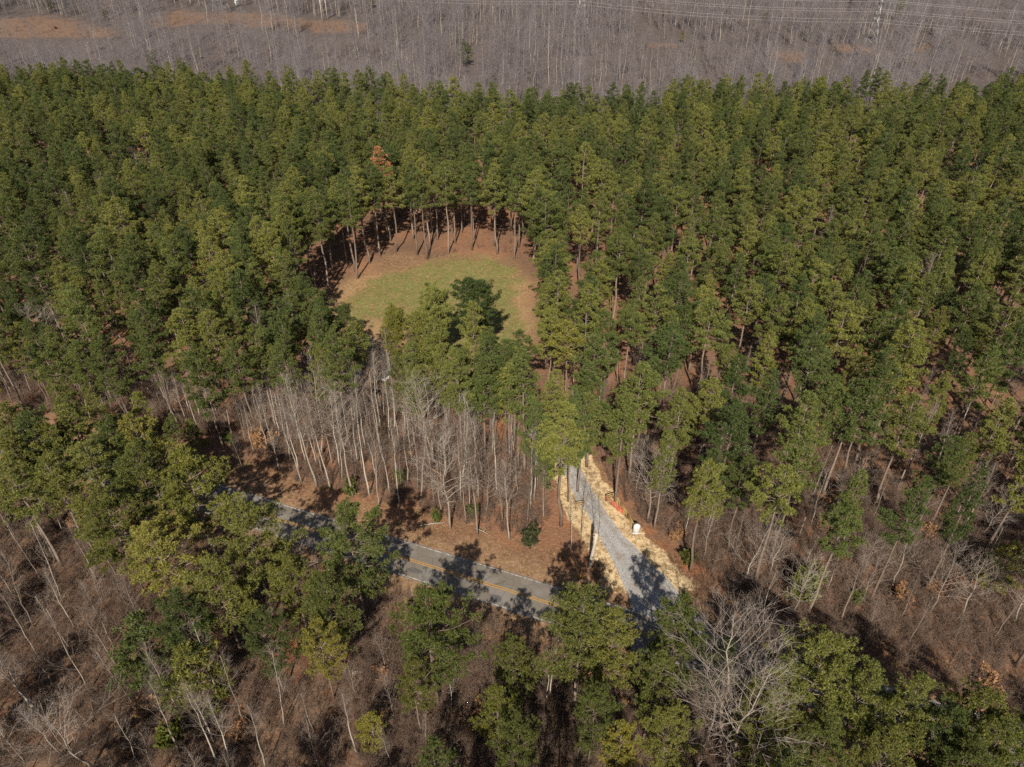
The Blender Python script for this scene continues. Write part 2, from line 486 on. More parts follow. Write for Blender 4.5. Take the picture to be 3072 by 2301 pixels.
def paint(name, colr, wear):
    m, nt, b = new_mat(name)
    out = nt.nodes["Material Output"]
    co = N(nt, "ShaderNodeNewGeometry").outputs["Position"]
    f = noise(nt, 2.6, 5, 0.75, co)
    nt.links.new(mixc(nt, ramp(nt, f, [(wear, (0, 0, 0)), (wear + 0.12, (1, 1, 1))]), (0.19, 0.175, 0.16), colr), b.inputs["Base Color"])
    return m
yellow_p, white_p = paint("yellow_road_paint", (0.50, 0.27, 0.05), 0.34), paint("white_road_paint", (0.55, 0.52, 0.49), 0.46)
for lo, hi in ((-0.26, -0.11), (0.11, 0.26)):
    tag(link("road_marking", strip("centre_line", ROADF, lo, hi, 0.025, yellow_p)), kind="structure")
for lo, hi in ((3.12, 3.30), (-3.30, -3.12)):
    tag(link("road_marking", strip("edge_line", ROADF, lo, hi, 0.025, white_p)), kind="structure")
patch_m = simple("patched_asphalt", (0.115, 0.11, 0.108), 0.85, 0.3, 1.5)
for (px, py, L, W, rz) in ((1245, 1712, 2.6, 1.1, -0.36), (1300, 1738, 1.8, 1.5, -0.3), (1486, 1795, 2.0, 1.6, -0.36), (1275, 1704, 0.9, 0.7, 0.2)):
    x, y = at(px, py)
    n = 14; ang = np.linspace(0, 2 * math.pi, n, endpoint=False)
    r = 1 + 0.18 * RNG.uniform(-1, 1, n)
    V = np.c_[np.cos(ang) * L / 2 * r, np.sin(ang) * W / 2 * r, np.zeros(n)]
    V = np.vstack([V, [(0, 0, 0)]])
    T = [(k, (k + 1) % n, n) for k in range(n)]
    tag(link("road_patch", mesh_np("road_patch", V, T, [patch_m]), None, (x, y, 0.0235), rz), kind="structure")

m, nt, b = new_mat("gravel")
co = N(nt, "ShaderNodeNewGeometry").outputs["Position"]
f1 = noise(nt, 0.5, 4, 0.6, co)
v = N(nt, "ShaderNodeTexVoronoi"); v.inputs["Scale"].default_value = 13.0
nt.links.new(co, v.inputs["Vector"])
sp = N(nt, "ShaderNodeSeparateColor"); nt.links.new(v.outputs["Color"], sp.inputs[0])
c = ramp(nt, sp.outputs[0], [(0.05, (0.32, 0.315, 0.32)), (0.5, (0.50, 0.49, 0.50)), (0.95, (0.70, 0.685, 0.68))])
c = mixc(nt, ramp(nt, f1, [(0.52, (0, 0, 0)), (0.70, (0.65,) * 3)]), c, (0.36, 0.26, 0.19))
ac = N(nt, "ShaderNodeAttribute", attribute_name="across").outputs["Fac"]
trk = ramp(nt, ac, [(0.12, (0, 0, 0)), (0.28, (1, 1, 1)), (0.42, (0, 0, 0)), (0.58, (0, 0, 0)), (0.72, (1, 1, 1)), (0.88, (0, 0, 0))])
c = mixc(nt, math_n(nt, 'MULTIPLY', trk, math_n(nt, 'MULTIPLY', f1, 0.8)), c, (0.31, 0.275, 0.24))
nt.links.new(c, b.inputs["Base Color"]); b.inputs["Roughness"].default_value = 0.9
bp = N(nt, "ShaderNodeBump"); bp.inputs["Strength"].default_value = 1.0; bp.inputs["Distance"].default_value = 0.12
nt.links.new(v.outputs["Distance"], bp.inputs["Height"]); nt.links.new(bp.outputs[0], b.inputs["Normal"])
GRAVEL = m
n = len(DRIVE_L); ts = np.linspace(0, 1, 9)
Lw = DRIVE_L + np.c_[0.35 * vnoise(np.arange(n) / 1.7, np.zeros(n), 21), np.zeros(n)]
Rw = DRIVE_R + np.c_[0.35 * vnoise(np.arange(n) / 1.7, np.zeros(n), 22), np.zeros(n)]
V = np.concatenate([np.c_[Lw * (1 - t) + Rw * t, np.full(n, 0.008 + 0.05 * math.sin(math.pi * t))] for t in ts])
k = np.arange(n - 1)
drive_me = mesh_np("gravel_driveway", V, np.vstack([np.c_[k + j * n, k + (j + 1) * n, k + 1 + (j + 1) * n, k + 1 + j * n] for j in range(8)]), [m], None, True)
aa = drive_me.attributes.new("across", 'FLOAT', 'POINT'); aa.data.foreach_set("value", np.repeat(ts, n).astype(np.float32))
tag(link("gravel_driveway", drive_me), kind="structure")

# ------------------------------------------------------------------ tree kinds
def pine_variant(seed, Ht=24.0, cb=0.58, R=3.3, tufts=9, blades=11, needle='needles', blade=0.43, nper=3.3, pw=1.55):
    """returns (trunk mesh, crown mesh, joined mesh) of one loblolly-like pine"""
    g = np.random.default_rng(seed)
    zs = np.linspace(-0.5, Ht * 0.98, 9)
    bend = np.cumsum(g.normal(0, 0.10, (9, 2)), axis=0); bend[:2] = 0
    path = np.c_[bend, zs]
    r0 = 0.0098 * Ht
    rad = r0 * np.clip(1.08 - (np.maximum(zs, 0) / Ht) ** 1.15, 0.12, None); rad[0] *= 1.25
    tV, tT = tube(path, rad, 7)
    tr = lambda z: np.array([np.interp(z, zs, path[:, 0]), np.interp(z, zs, path[:, 1]), z])
    S0, S1, A0, A1 = [], [], [], []
    tc, td = [], []
    Lc = Ht * (1 - cb)
    nb = int(Lc / 0.62 * nper)
    nw = max(5, int(Lc / 0.95))
    az = g.uniform(0, 6.28)
    lob = g.uniform(0, 6.28, 3)
    for k in range(nb):
        t = (int(k / nb * nw) + g.normal(0.5, 0.16)) / nw
        t = min(max(t, 0.0), 0.995)
        z = Ht * cb + t * Lc * 0.97
        az += 2.4 + g.normal(0, 0.35)
        prof = (1 - t ** pw) ** 0.8 * (0.58 + 0.42 * min(1, t / 0.28))
        asym = 1 + 0.22 * math.sin(az + lob[0]) + 0.14 * math.sin(2 * az + lob[1]) + 0.10 * math.sin(7 * t + lob[2])
        L = R * prof * asym * (0.45 + 0.75 * g.beta(2.0, 1.5)) + 0.3
        if t < 0.18 and g.uniform() < 0.35:
            L *= 0.5
        el = math.radians(-4 + 62 * t ** 1.1 + g.normal(0, 9))
        d = np.array([math.cos(az) * math.cos(el), math.sin(az) * math.cos(el), math.sin(el)])
        p = tr(z)
        mid = p + d * L * 0.5 + (0, 0, -0.04 * L)
        tip = p + d * L + (0, 0, 0.10 * L)
        br = 0.035 * (L / 3) + 0.012
        S0 += [p, mid]; S1 += [mid, tip]; A0 += [br, br * .65]; A1 += [br * .65, br * .2]
        sd = np.array([-math.sin(az), math.cos(az), 0])
        nc = max(1, int(round(1.15 * L * g.uniform(0.7, 1.25))))
        for q in range(nc):
            s = 1.0 if q == 0 else g.uniform(0.38, 0.95)
            base = p + (mid - p) * min(1, s * 2) + (tip - mid) * max(0, s * 2 - 1)
            w = 0.40 * L * (1.02 - s)
            o = sd * (g.choice((-1, 1)) * g.uniform(0.3, 1.0) * w) + np.array((0, 0, g.uniform(-0.05, 0.35)))
            cc = base + o
            S0.append(base); S1.append(cc); A0.append(0.018); A1.append(0.008)
            rc = g.uniform(0.28, 0.56) * (0.8 + 0.10 * min(L, 4))
            m_ = int(tufts * rc * rc / 0.23)
            dv = g.normal(0, 1, (m_, 3)); dv /= np.linalg.norm(dv, axis=1)[:, None]
            dv[:, 2] = np.abs(dv[:, 2]) * 0.95 - 0.18
            off = dv * rc * g.uniform(0.55, 1.0, (m_, 1)) * (1.15, 1.15, 0.75)
            tc.append(cc + off)
            dd = dv * 0.9 + d * 0.35 + (0, 0, 0.35)
            td.append(dd / np.linalg.norm(dd, axis=1)[:, None])
    # bare stubs under the crown
    for k in range(g.integers(5, 14)):
        z = Ht * g.uniform(cb * 0.55, cb); a = g.uniform(0, 6.28); L = g.uniform(0.4, 1.6)
        p = tr(z); S0.append(p); S1.append(p + (math.cos(a) * L, math.sin(a) * L, g.uniform(-.3, .3) * L)); A0.append(0.025); A1.append(0.008)
    tc, td = np.vstack(tc), np.vstack(td)
    n = len(tc)
    V = np.zeros((n, blades, 3, 3))
    for k in range(blades):
        dd = td * 0.75 + g.normal(0, 0.62, (n, 3))
        dd /= np.linalg.norm(dd, axis=1)[:, None]
        sd = np.cross(dd, g.normal(0, 1, (n, 3))); sd /= np.linalg.norm(sd, axis=1)[:, None] + 1e-9
        ln = (blade * g.uniform(0.7, 1.2, n))[:, None]; w = 0.055 * g.uniform(0.8, 1.3, n)[:, None]
        c0 = tc + g.normal(0, 0.05, (n, 3))
        V[:, k, 0] = c0 + dd * ln
        V[:, k, 1] = c0 + dd * ln * 0.25 + sd * w
        V[:, k, 2] = c0 + dd * ln * 0.25 - sd * w
    lV = V.reshape(-1, 3); lT = np.arange(len(lV)).reshape(-1, 3)
    wV, wT = prisms(S0, S1, A0, A1)
    nm = f"pine_{seed}"
    cV, cT, cM = join([(lV, lT, 0), (wV, wT, 1)])
    jV, jT, jM = join([(lV, lT, 0), (wV, wT, 1), (tV, tT, 1)])
    return (mesh_np("pine_trunk", tV, tT, [M['pine_bark']], None, True),
            mesh_np("pine_crown", cV, cT, [M[needle], M['pine_bark']], cM),
            mesh_np(nm, jV, jT, [M[needle], M['pine_bark']], jM), Ht, R, cb)

def bare_variant(seed, Ht=20.0, cb=0.35, spread=0.28, n1=34, n2=6, n3=3, bark='grey_bark', twig='twig', lean=0.03, thick=1.0, r_tr=0.008, up=0.5, wander=0.12, sides=7):
    g = np.random.default_rng(1000 + seed)
    K = 9
    zs = np.linspace(-0.5, Ht * 0.97, K)
    bend = np.cumsum(g.normal(0, wander, (K, 2)), axis=0) * (Ht / 20); bend[:2] = 0
    path = np.c_[bend, zs]
    rad = np.clip(r_tr * Ht * (1.05 - (zs / Ht)), 0.02, None); rad[0] *= 1.3
    tV, tT = tube(path, rad, sides)
    tr = lambda z: np.array([np.interp(z, zs, path[:, 0]), np.interp(z, zs, path[:, 1]), z])
    S0, S1, A0, A1 = [], [], [], []
    def seg(a, b_, ra, rb):
        S0.append(a); S1.append(b_); A0.append(ra * thick); A1.append(rb * thick)
    def branch(p, d, L, r, level):
        pts = [p]; dd = d.copy()
        ns = 4 if level == 1 else 2
        for s in range(ns):
            dd = dd + g.normal(0, 0.16, 3) + np.array((0, 0, 0.10 * up))
            dd /= np.linalg.norm(dd)
            q = pts[-1] + dd * L / ns
            seg(pts[-1], q, r * (1 - s / ns * 0.75), r * (1 - (s + 1) / ns * 0.75))
            pts.append(q)
        if level < 3:
            nk = n2 if level == 1 else n3
            for k in range(nk):
                s = g.uniform(0.25, 1.0)
                idx = min(int(s * ns), ns - 1)
                b0 = pts[idx] + (pts[idx + 1] - pts[idx]) * (s * ns - idx)
                side = np.cross(dd, g.normal(0, 1, 3)); side /= np.linalg.norm(side) + 1e-9
                d2 = dd * g.uniform(0.55, 0.9) + side * 0.65 + np.array((0, 0, 0.22 * up))
                d2 /= np.linalg.norm(d2)
                branch(b0, d2, L * (0.50 - 0.2 * s) * g.uniform(0.7, 1.25) + 0.15, max(r * 0.45, 0.008), level + 1)
    az = g.uniform(0, 6.28)
    for k in range(n1):
        t = cb + (0.97 - cb) * ((k + g.uniform()) / n1)
        az += 2.4 + g.normal(0, 0.4)
        el = math.radians(18 + 42 * up * 2 * (0.35 + 0.65 * t) + g.normal(0, 8)) * 0.8
        d = np.array([math.cos(az) * math.cos(el), math.sin(az) * math.cos(el), math.sin(el)])
        u = (t - cb) / (1 - cb)
        L = spread * Ht * (0.45 + 0.75 * math.sin(math.pi * min(1, 0.22 + 0.78 * u)) ** 0.8) * g.uniform(0.6, 1.15) * (1.15 - 0.5 * u)
        branch(tr(t * Ht), d, L, np.interp(t * Ht, zs, rad) * 0.42 + 0.008, 1)
    wV, wT = prisms(S0, S1, A0, A1)
    jV, jT, jM = join([(wV, wT, 1), (tV, tT, 0)])
    return (mesh_np("bare_trunk", tV, tT, [M[bark]], None, True), mesh_np("bare_crown", wV, wT, [M[twig]]),
            mesh_np(f"bare_{seed}", jV, jT, [M[bark], M[twig]], jM), Ht, spread * Ht, cb)

def shrub_variant(seed, Ht=3.0, stems=7, spread=0.5, n2=9, mat='twig', leaves=0, leafmat=None, lsize=0.22):
    g = np.random.default_rng(3000 + seed)
    S0, S1, A0, A1, tips = [], [], [], [], []
    for k in range(stems):
        a = g.uniform(0, 6.28); tilt = g.uniform(0.05, spread)
        d = np.array([math.cos(a) * tilt, math.sin(a) * tilt, 1.0]); d /= np.linalg.norm(d)
        p = np.array([g.normal(0, 0.12 * Ht / 3), g.normal(0, 0.12 * Ht / 3), -0.1]); L = Ht * g.uniform(0.6, 1.05)
        pts = [p]
        for s in range(4):
            d = d + g.normal(0, 0.13, 3); d /= np.linalg.norm(d)
            q = pts[-1] + d * L / 4
            r = 0.006 * Ht + 0.004
            S0.append(pts[-1]); S1.append(q); A0.append(r * (1 - s * 0.2)); A1.append(r * (1 - (s + 1) * 0.2) + 0.002)
            pts.append(q)
        for j in range(n2):
            s = g.uniform(0.2, 1.0) * 3.99; i_ = int(s)
            b0 = pts[i_] + (pts[i_ + 1] - pts[i_]) * (s - i_)
            e = d * 0.7 + g.normal(0, 0.55, 3); e /= np.linalg.norm(e)
            b1 = b0 + e * L * g.uniform(0.12, 0.32)
            S0.append(b0); S1.append(b1); A0.append(0.010); A1.append(0.005); tips.append(b1); tips.append((b0 + b1) / 2)
            for q_ in range(2):
                e2 = e + g.normal(0, 0.6, 3); e2 /= np.linalg.norm(e2)
                bb = b0 + (b1 - b0) * g.uniform(0.4, 0.9)
                S0.append(bb); S1.append(bb + e2 * L * 0.12); A0.append(0.007); A1.append(0.004); tips.append(bb + e2 * L * 0.12)
    parts = []
    wV, wT = prisms(S0, S1, A0, A1)
    lV = None
    if leaves:
        tips = np.array(tips)
        c0 = tips[g.integers(0, len(tips), leaves)] + g.normal(0, 0.13 * Ht / 3, (leaves, 3))
        c0[:, 2] = np.maximum(c0[:, 2], 0.05)
        d = g.normal(0, 1, (leaves, 3)); d /= np.linalg.norm(d, axis=1)[:, None]
        e = np.cross(d, g.normal(0, 1, (leaves, 3))); e /= np.linalg.norm(e, axis=1)[:, None]
        s = (lsize * g.uniform(0.6, 1.3, leaves))[:, None]
        lV = np.stack([c0 + d * s, c0 + e * s * 0.45, c0 - d * s, c0 - e * s * 0.45], 1).reshape(-1, 3)
        lT = np.arange(leaves)[:, None, None] * 4 + np.array([(0, 1, 2), (0, 2, 3)])[None]
        lT = lT.reshape(-1, 3)
    if leaves:
        jV, jT, jM = join([(wV, wT, 0), (lV, lT, 1)])
        return (mesh_np("shrub_stems", wV, wT, [M[mat]]), mesh_np("shrub_leaves", lV, lT, [M[leafmat]]), mesh_np(f"shrub_{seed}", jV, jT, [M[mat], M[leafmat]], jM), Ht)
    return (mesh_np("shrub_stems", wV, wT, [M[mat]]), None, mesh_np(f"shrub_{seed}", wV, wT, [M[mat]]), Ht)

PINES = [pine_variant(s, 24.0 + (s % 3), cb, R) for s, (cb, R) in enumerate([(0.48, 3.7), (0.54, 3.4), (0.45, 4.0), (0.56, 3.9), (0.50, 3.2), (0.47, 4.3), (0.60, 3.6), (0.46, 3.8), (0.54, 4.2), (0.42, 3.6), (0.62, 3.5), (0.44, 3.2), (0.50, 4.5), (0.57, 4.0)])]
OPEN = [pine_variant(20 + s, 22.0, cb, R, 8, 11, nper=3.3, pw=1.7) for s, (cb, R) in enumerate([(0.34, 5.6), (0.40, 6.2), (0.42, 5.2), (0.30, 5.4), (0.38, 5.9)])]
YOUNG = [pine_variant(30 + s, 11.0, cb, R, 9, 11) for s, (cb, R) in enumerate([(0.15, 2.8), (0.22, 2.5)])]
DOME = [pine_variant(50 + s, 20.0, .42, 4.4, 10, 11, nper=6.0, pw=4.0) for s in range(3)]
DEADP = pine_variant(40, 25.0, 0.62, 2.7, 8, 7, 'dead_needles')
TALLB = [bare_variant(s, 21.0 + s % 3, cb, sp, 30, 6, 4, bk, tw, up=0.85, thick=0.75) for s, (cb, sp, bk, tw) in enumerate([(0.42, 0.17, 'pale_bark', 'pale_twig'), (0.48, 0.13, 'pale_bark', 'twig'), (0.38, 0.17, 'grey_bark', 'twig'), (0.50, 0.15, 'pale_bark', 'twig'), (0.45, 0.14, 'grey_bark', 'twig'), (0.40, 0.18, 'grey_bark', 'twig')])]
BROAD = [bare_variant(10 + s, 17.0, cb, sp, 30, 8, 4, bk, tw, up=0.5, wander=0.2, r_tr=0.010, thick=0.85) for s, (cb, sp, bk, tw) in enumerate([(0.28, 0.34, 'grey_bark', 'twig'), (0.32, 0.30, 'grey_bark', 'pale_twig'), (0.25, 0.38, 'pale_bark', 'pale_twig')])]
SLIM = [bare_variant(20 + s, 11.0, cb, sp, 20, 5, 2, bk, tw, r_tr=0.006, thick=0.7, up=0.8, sides=5, wander=0.16) for s, (cb, sp, bk, tw) in enumerate([(0.30, 0.20, 'grey_bark', 'twig'), (0.36, 0.18, 'pale_bark', 'twig'), (0.25, 0.24, 'grey_bark', 'twig'), (0.40, 0.20, 'pale_bark', 'pale_twig')])]
FARB = [bare_variant(40 + s, 22.0 + 2 * (s % 3), cb, sp, 24, 6, 4, bk, 'hazed_twig', r_tr=0.007, thick=1.15, up=0.55, sides=5, wander=0.2) for s, (cb, sp, bk) in enumerate([(0.32, 0.20, 'hazed_twig'), (0.42, 0.17, 'pale_bark'), (0.25, 0.25, 'hazed_twig'), (0.36, 0.19, 'grey_bark'), (0.28, 0.23, 'hazed_twig')])] + [YOUNG[0]]
BRUSH = [shrub_variant(s, h, st, sp, 9, 'brush_twig') for s, (h, st, sp) in enumerate([(2.6, 8, 0.7), (3.6, 7, 0.5), (1.8, 9, 0.9), (4.6, 6, 0.4), (3.0, 8, 0.6)])]
LEAFY = [shrub_variant(10 + s, 3.2, 8, sp, 10, 'twig', 1500, lm, 0.24) for s, (sp, lm) in enumerate([(0.7, 'broadleaf'), (0.6, 'broadleaf'), (0.7, 'tanleaf'), (0.55, 'tanleaf')])]

# ------------------------------------------------------------------ where trees stand
EXC = []                                     # (x, y, r) already taken
pines, bares, shrubs = [], [], []            # dicts

def top_to_base(px, py, h):
    return at(px, py, h)

def add_pine(xy, Ht, var, tint=None, label=None, rot=None, name="pine_tree", wide=1.0):
    d = dict(xy=np.array(xy, float), H=Ht, var=var, tint=tint, label=label, rot=RNG.uniform(0, 6.28) if rot is None else rot, name=name, wide=wide, R=var[4] * Ht / var[3] * wide)
    pines.append(d); EXC.append((xy[0], xy[1], 2.4 + 0.35 * d['R']))
    return d

YEL, DRK, LGT, OLV = (1.32, 1.16, 0.95), (0.85, 0.88, 0.9), (1.5, 1.42, 1.5), (1.12, 1.0, 0.9)
south = [  # crown tops noted on the 2212 print: x, y, height, kind, width, tint
    (60, 905, 23, 'o', 1.0, DRK), (140, 885, 22, 'p', 1.2, None), (282, 905, 23, 'o', .95, None), (388, 975, 24, 'o', 1.05, YEL), (212, 1062, 22, 'o', .9, OLV), (322, 1140, 20, 'o', 1., None),
    (520, 1095, 23, 'o', 1.0, None), (452, 1218, 20, 'o', .95, DRK), (745, 1105, 24, 'o', 1.0, None), (700, 1252, 21, 'o', .9, None), (680, 1345, 17, 'o', .9, OLV),
    (922, 1292, 23, 'o', .95, YEL), (1108, 1388, 18, 'o', .85, None), (1262, 1285, 24, 'o', 1.0, None), (1335, 1325, 22, 'o', .85, None), 
    (1475, 1297, 23, 'o', .85, YEL), (1425, 1420, 19, 'o', .9, None), (1790, 1385, 24, 'o', 1.1, DRK), (1715, 1450, 22, 'o', .9, None), (1885, 1440, 22, 'o', .95, DRK), (1990, 1465, 22, 'o', .95, DRK),
    (2065, 1545, 20, 'o', 1., DRK), (2185, 1570, 21, 'o', .9, YEL), (1075, 1490, 16, 'o', .85, YEL), (890, 1440, 15, 'o', .8, None), (795, 1555, 9, 'y', 1., YEL), (405, 1400, 13, 'y', 1.2, OLV), (300, 1345, 14, 'y', 1.2, None),
    (1290, 1490, 17, 'o', .9, None), (1345, 1565, 15, 'o', .85, YEL), (1455, 1545, 17, 'o', .95, None), (1120, 1560, 17, 'o', .9, OLV), (940, 1610, 12, 'y', 1.1, None), (2195, 1185, 11, 'y', 1.2, YEL),
    (560, 1330, 17, 'o', .8, None), (380, 1290, 19, 'o', .8, DRK), (2110, 1600, 20, 'o', .9, None), (350, 1460, 8, 'y', 1., YEL), (20, 1010, 22, 'p', 1.2, None), (110, 1000, 21, 'p', 1.1, DRK),
    (190, 965, 22, 'p', 1.2, None), (238, 925, 22, 'o', .85, None), (8, 885, 22, 'o', .85, None), (95, 925, 21, 'o', .8, None), (1575, 1385, 19, 'o', .62, DRK), (2135, 1500, 22, 'o', .9, None), (1640, 1470, 19, 'o', .6, None), (15, 940, 22, 'p', 1.2, None), (1660, 1560, 17, 'o', .8, DRK), (1800, 1560, 19, 'o', .95, None), (1940, 1600, 20, 'o', .9, None),
]
for x, y, h, kd, w, tint in south:
    xy = atd(x, y, h * 0.97)
    var = random.choice({'o': OPEN, 'p': PINES, 'y': YOUNG}[kd])
    add_pine(xy, h, var, tint, wide=w * (1.0 if x < 640 else 0.88 if y < 1340 else 0.78))
def based(px, py, tx, ty, src=True):
    """base pixel + top pixel -> base point and height"""
    bx = at(px, py)
    k = (FPX * CS - (ty - PH / 2) * SN) / (FPX * SN + (ty - PH / 2) * CS)
    return bx, CAM_H - bx[1] / k
# pines at the clearing's rim, by the foot of the trunk
for px, py in ((988, 883), (1073, 835), (1066, 812), (1109, 789), (1140, 768), (1190, 755), (1172, 722), (1252, 764), (1240, 716), (1282, 775), (1290, 735), (1313, 718), (1346, 757), (1416, 748), (1492, 760), (1475, 683), (1488, 680),
               (942, 862), (909, 892), (905, 850), (948, 868), (848, 975), (865, 985), (895, 905), (1600, 800), (1640, 990), (1646, 1015), (1632, 880), (1420, 690), (1534, 690), (1190, 700), (930, 830), (880, 880), (1130, 740)):
    add_pine(at(px, py), RNG.uniform(25, 28), random.choice([PINES[3], PINES[6], PINES[1], PINES[8]]), None, "edge")
# the stand's south rim in front of the clearing and the pines above the bare belt
CAR_WIN = [d_([(738, 786), (792, 786), (792, 824), (738, 824)]), d_([(824, 792), (864, 792), (864, 830), (824, 830)])]
for x, y, h, kd, w, tint in ((932, 637, 20, 'd', .95, LGT), (1032, 621, 20.5, 'd', 1.0, DRK), (876, 706, 18, 'd', .75, None), (675, 633, 23, 'o', .8, None), (745, 668, 22, 'o', .7, None), (806, 700, 20, 'd', .7, YEL), (1055, 722, 22, 'o', .72, YEL), (1130, 722, 22, 'p', 1.0, None),
                          (955, 752, 21, 'o', .65, None), (1230, 705, 24, 'p', 1.0, YEL), (818, 790, 19, 'o', .55, YEL), (610, 745, 22, 'p', 1.1, None), (690, 752, 20, 'o', .65, None), (1005, 765, 21, 'o', .62, None), (1100, 790, 22, 'p', 1.0, None), (900, 800, 19, 'p', .9, None)):
    var = random.choice({'o': OPEN, 'p': PINES, 'd': DOME}[kd])
    xy = atd(x, y, h * .97)
    q = np.array([pix(xy[0] + a * var[4] * h / var[3] * w * .8, xy[1], h * zf)[:2] for a in (-1, -.5, 0, .5, 1) for zf in (.95, .8, .65, .5, .4)])
    if any(inside(q, cw).any() for cw in CAR_WIN):
        xy = xy + np.array((-3.0 if x < 800 else 3.0, 3.5))
    add_pine(xy, h, var, tint, None, wide=w)
b_, h_ = based(1704, 1503, 1680, 1165)
add_pine(b_, h_, OPEN[3], LGT, "drive", wide=.62)
add_pine(atd(1160, 880, 20), 21, OPEN[0], LGT, None, wide=.6)
add_pine(atd(1262, 860, 21), 22, PINES[9], LGT, None, wide=.95)
add_pine(atd(1180, 960, 14), 15, OPEN[3], LGT, None, wide=.6)
for px, py in ((1387, 1375), (1455, 1375), (1473, 1321), (1518, 1344), (1262, 1325), (1543, 1335), (1885, 1450), (2085, 1440), (1760, 1400), (2150, 1390), (2240, 1420), (2490, 1510), (2462, 1500), (2710, 1620), (2620, 1530), (2880, 1500), (2990, 1560), (2400, 1480), (2330, 1530), (2560, 1400)):
    add_pine(at(px, py), RNG.uniform(22, 26), random.choice(PINES), None, "belt")
for x in np.arange(-118, -52, 5.2):
    yr = np.interp(x, ROAD_S[:, 0], ROAD_S[:, 1])
    if -75 < x < -58:
        continue
    add_pine((x + RNG.uniform(-1.5, 1.5), yr + RNG.uniform(11, 17)), RNG.uniform(19, 23), random.choice(OPEN), None, None, wide=.75)
for x in np.arange(-120, -56, 3.6):
    yr = np.interp(x, ROAD_S[:, 0], ROAD_S[:, 1])
    if RNG.uniform() < .75:
        add_pine((x + RNG.uniform(-1.5, 1.5), yr + RNG.uniform(7.5, 10.5)), RNG.uniform(7, 12), random.choice(YOUNG), DRK, None, wide=.9)
dead = add_pine(atd(817, 322, 28), 28.6, DEADP, None, "red-brown dead pine crown rising among green pines beyond the grassy clearing", name="dead_pine")

BARE_WIN = [  # windows of the print where no pine crown may show
    d_([(690, 660), (720, 620), (775, 555), (850, 520), (1000, 500), (1100, 545), (1135, 600), (1140, 640), (1150, 715), (1090, 712), (1076, 650), (1030, 622), (990, 650), (985, 706), (965, 650), (930, 637), (895, 660), (880, 705), (830, 728), (790, 690), (735, 660)]),
    d_([(590, 1085), (520, 1060), (620, 1040), (560, 960), (420, 905), (470, 870), (600, 850), (760, 835), (870, 850), (985, 855), (1130, 985), (1160, 1050), (1200, 1030), (1290, 1000), (1330, 1100), (1450, 1200), (1480, 1260), (1400, 1290), (1190, 1270), (1180, 1340), (1100, 1335), (930, 1260), (840, 1225), (690, 1140)]),
    d_([(1450, 1110), (1560, 1130), (1700, 1190), (1900, 1180), (2212, 1220), (2212, 1440), (2050, 1440), (1900, 1400), (1760, 1370), (1640, 1400), (1560, 1290), (1450, 1220)]),
    d_([(0, 1100), (120, 1110), (230, 1290), (300, 1480), (480, 1480), (640, 1480), (760, 1530), (900, 1660), (0, 1660)]),
    d_([(1560, 1280), (1640, 1290), (1680, 1400), (1650, 1657), (1480, 1657), (1540, 1400)]),
    *CAR_WIN,
    d_([(480, 1240), (520, 1430), (620, 1440), (600, 1330)]),
    d_([(0, 780), (110, 790), (130, 860), (60, 880), (0, 870)]),
    d_([(980, 1400), (1050, 1400), (1040, 1480), (960, 1500), (760, 1450), (760, 1400)]),
]
def crown_hits(xy, Ht, R, cb):
    q = []
    for zf, rf in ((1.0, 0.0), (0.93, 0.7), (0.8, 0.95), (cb + 0.05, 0.75)):
        for s in ((0,) if rf == 0 else (-1, 0, 1)):
            u, v, _ = pix(xy[0] + s * R * rf, xy[1], Ht * zf)
            q.append((u, v))
    q = np.array(q)
    return any(inside(q, w).any() for w in BARE_WIN)

def free(x, y, r):
    if not EXC:
        return True
    E_ = np.array(EXC)
    return not (np.hypot(E_[:, 0] - x, E_[:, 1] - y) < np.maximum(r, E_[:, 2])).any()

# plantation north of the road, filled to its crown spacing
clr = np.array(CLEAR)
cell = {}
def near_ok(x, y, r):
    cx, cy2 = int(x // 8), int(y // 8)
    for i in range(cx - 1, cx + 2):
        for j in range(cy2 - 1, cy2 + 2):
            for (a, c_, rr) in cell.get((i, j), ()):
                if (a - x) ** 2 + (c_ - y) ** 2 < max(r, rr) ** 2:
                    return False
    return True
def put(x, y, r):
    cell.setdefault((int(x // 8), int(y // 8)), []).append((x, y, r))
for e in EXC:
    put(*e)
cand = np.c_[RNG.uniform(-290, 290, 52000), RNG.uniform(38, 372, 52000)]
halfw = (cand[:, 1] * CS + 52) * 0.722 + 22
cand = cand[np.abs(cand[:, 0]) < halfw]
ok = ~inside(cand, CLEAR) & (dist_poly(cand, clr, True) > 1.8) & (dist_poly(cand, ROAD_S) > np.where(cand[:, 0] < -50, 7, 11)) & (drive_dist(cand) > 2.2)
side_c = cand[:, 1] - np.interp(cand[:, 0], ROAD_S[:, 0], ROAD_S[:, 1])
ok &= side_c > np.where(cand[:, 0] < -50, 7.5, 12)
gap = vnoise(cand[:, 0] / 13, cand[:, 1] / 13, 15) + 0.5 * vnoise(cand[:, 0] / 6, cand[:, 1] / 6, 16)
ok &= gap > np.where(cand[:, 0] > 15, -0.62, -0.8)
cand = cand[ok]
fe = np.interp(cand[:, 0], [-270, -120, -60, 0, 60, 110, 270], [350, 342, 320, 300, 302, 320, 336]) + 10 * vnoise(cand[:, 0] / 24.0, np.full(len(cand), .5), 12) + 15 * vnoise(cand[:, 0] / 7.0, np.full(len(cand), 3.5), 13)
cand = cand[cand[:, 1] < fe]
cr_ = 5.4 + 1.2 * vnoise(cand[:, 0] / 20, cand[:, 1] / 20, 17)
cr_ += 1.6 * step(cand[:, 0], 16, 26) * step(-cand[:, 1], -122, -106)
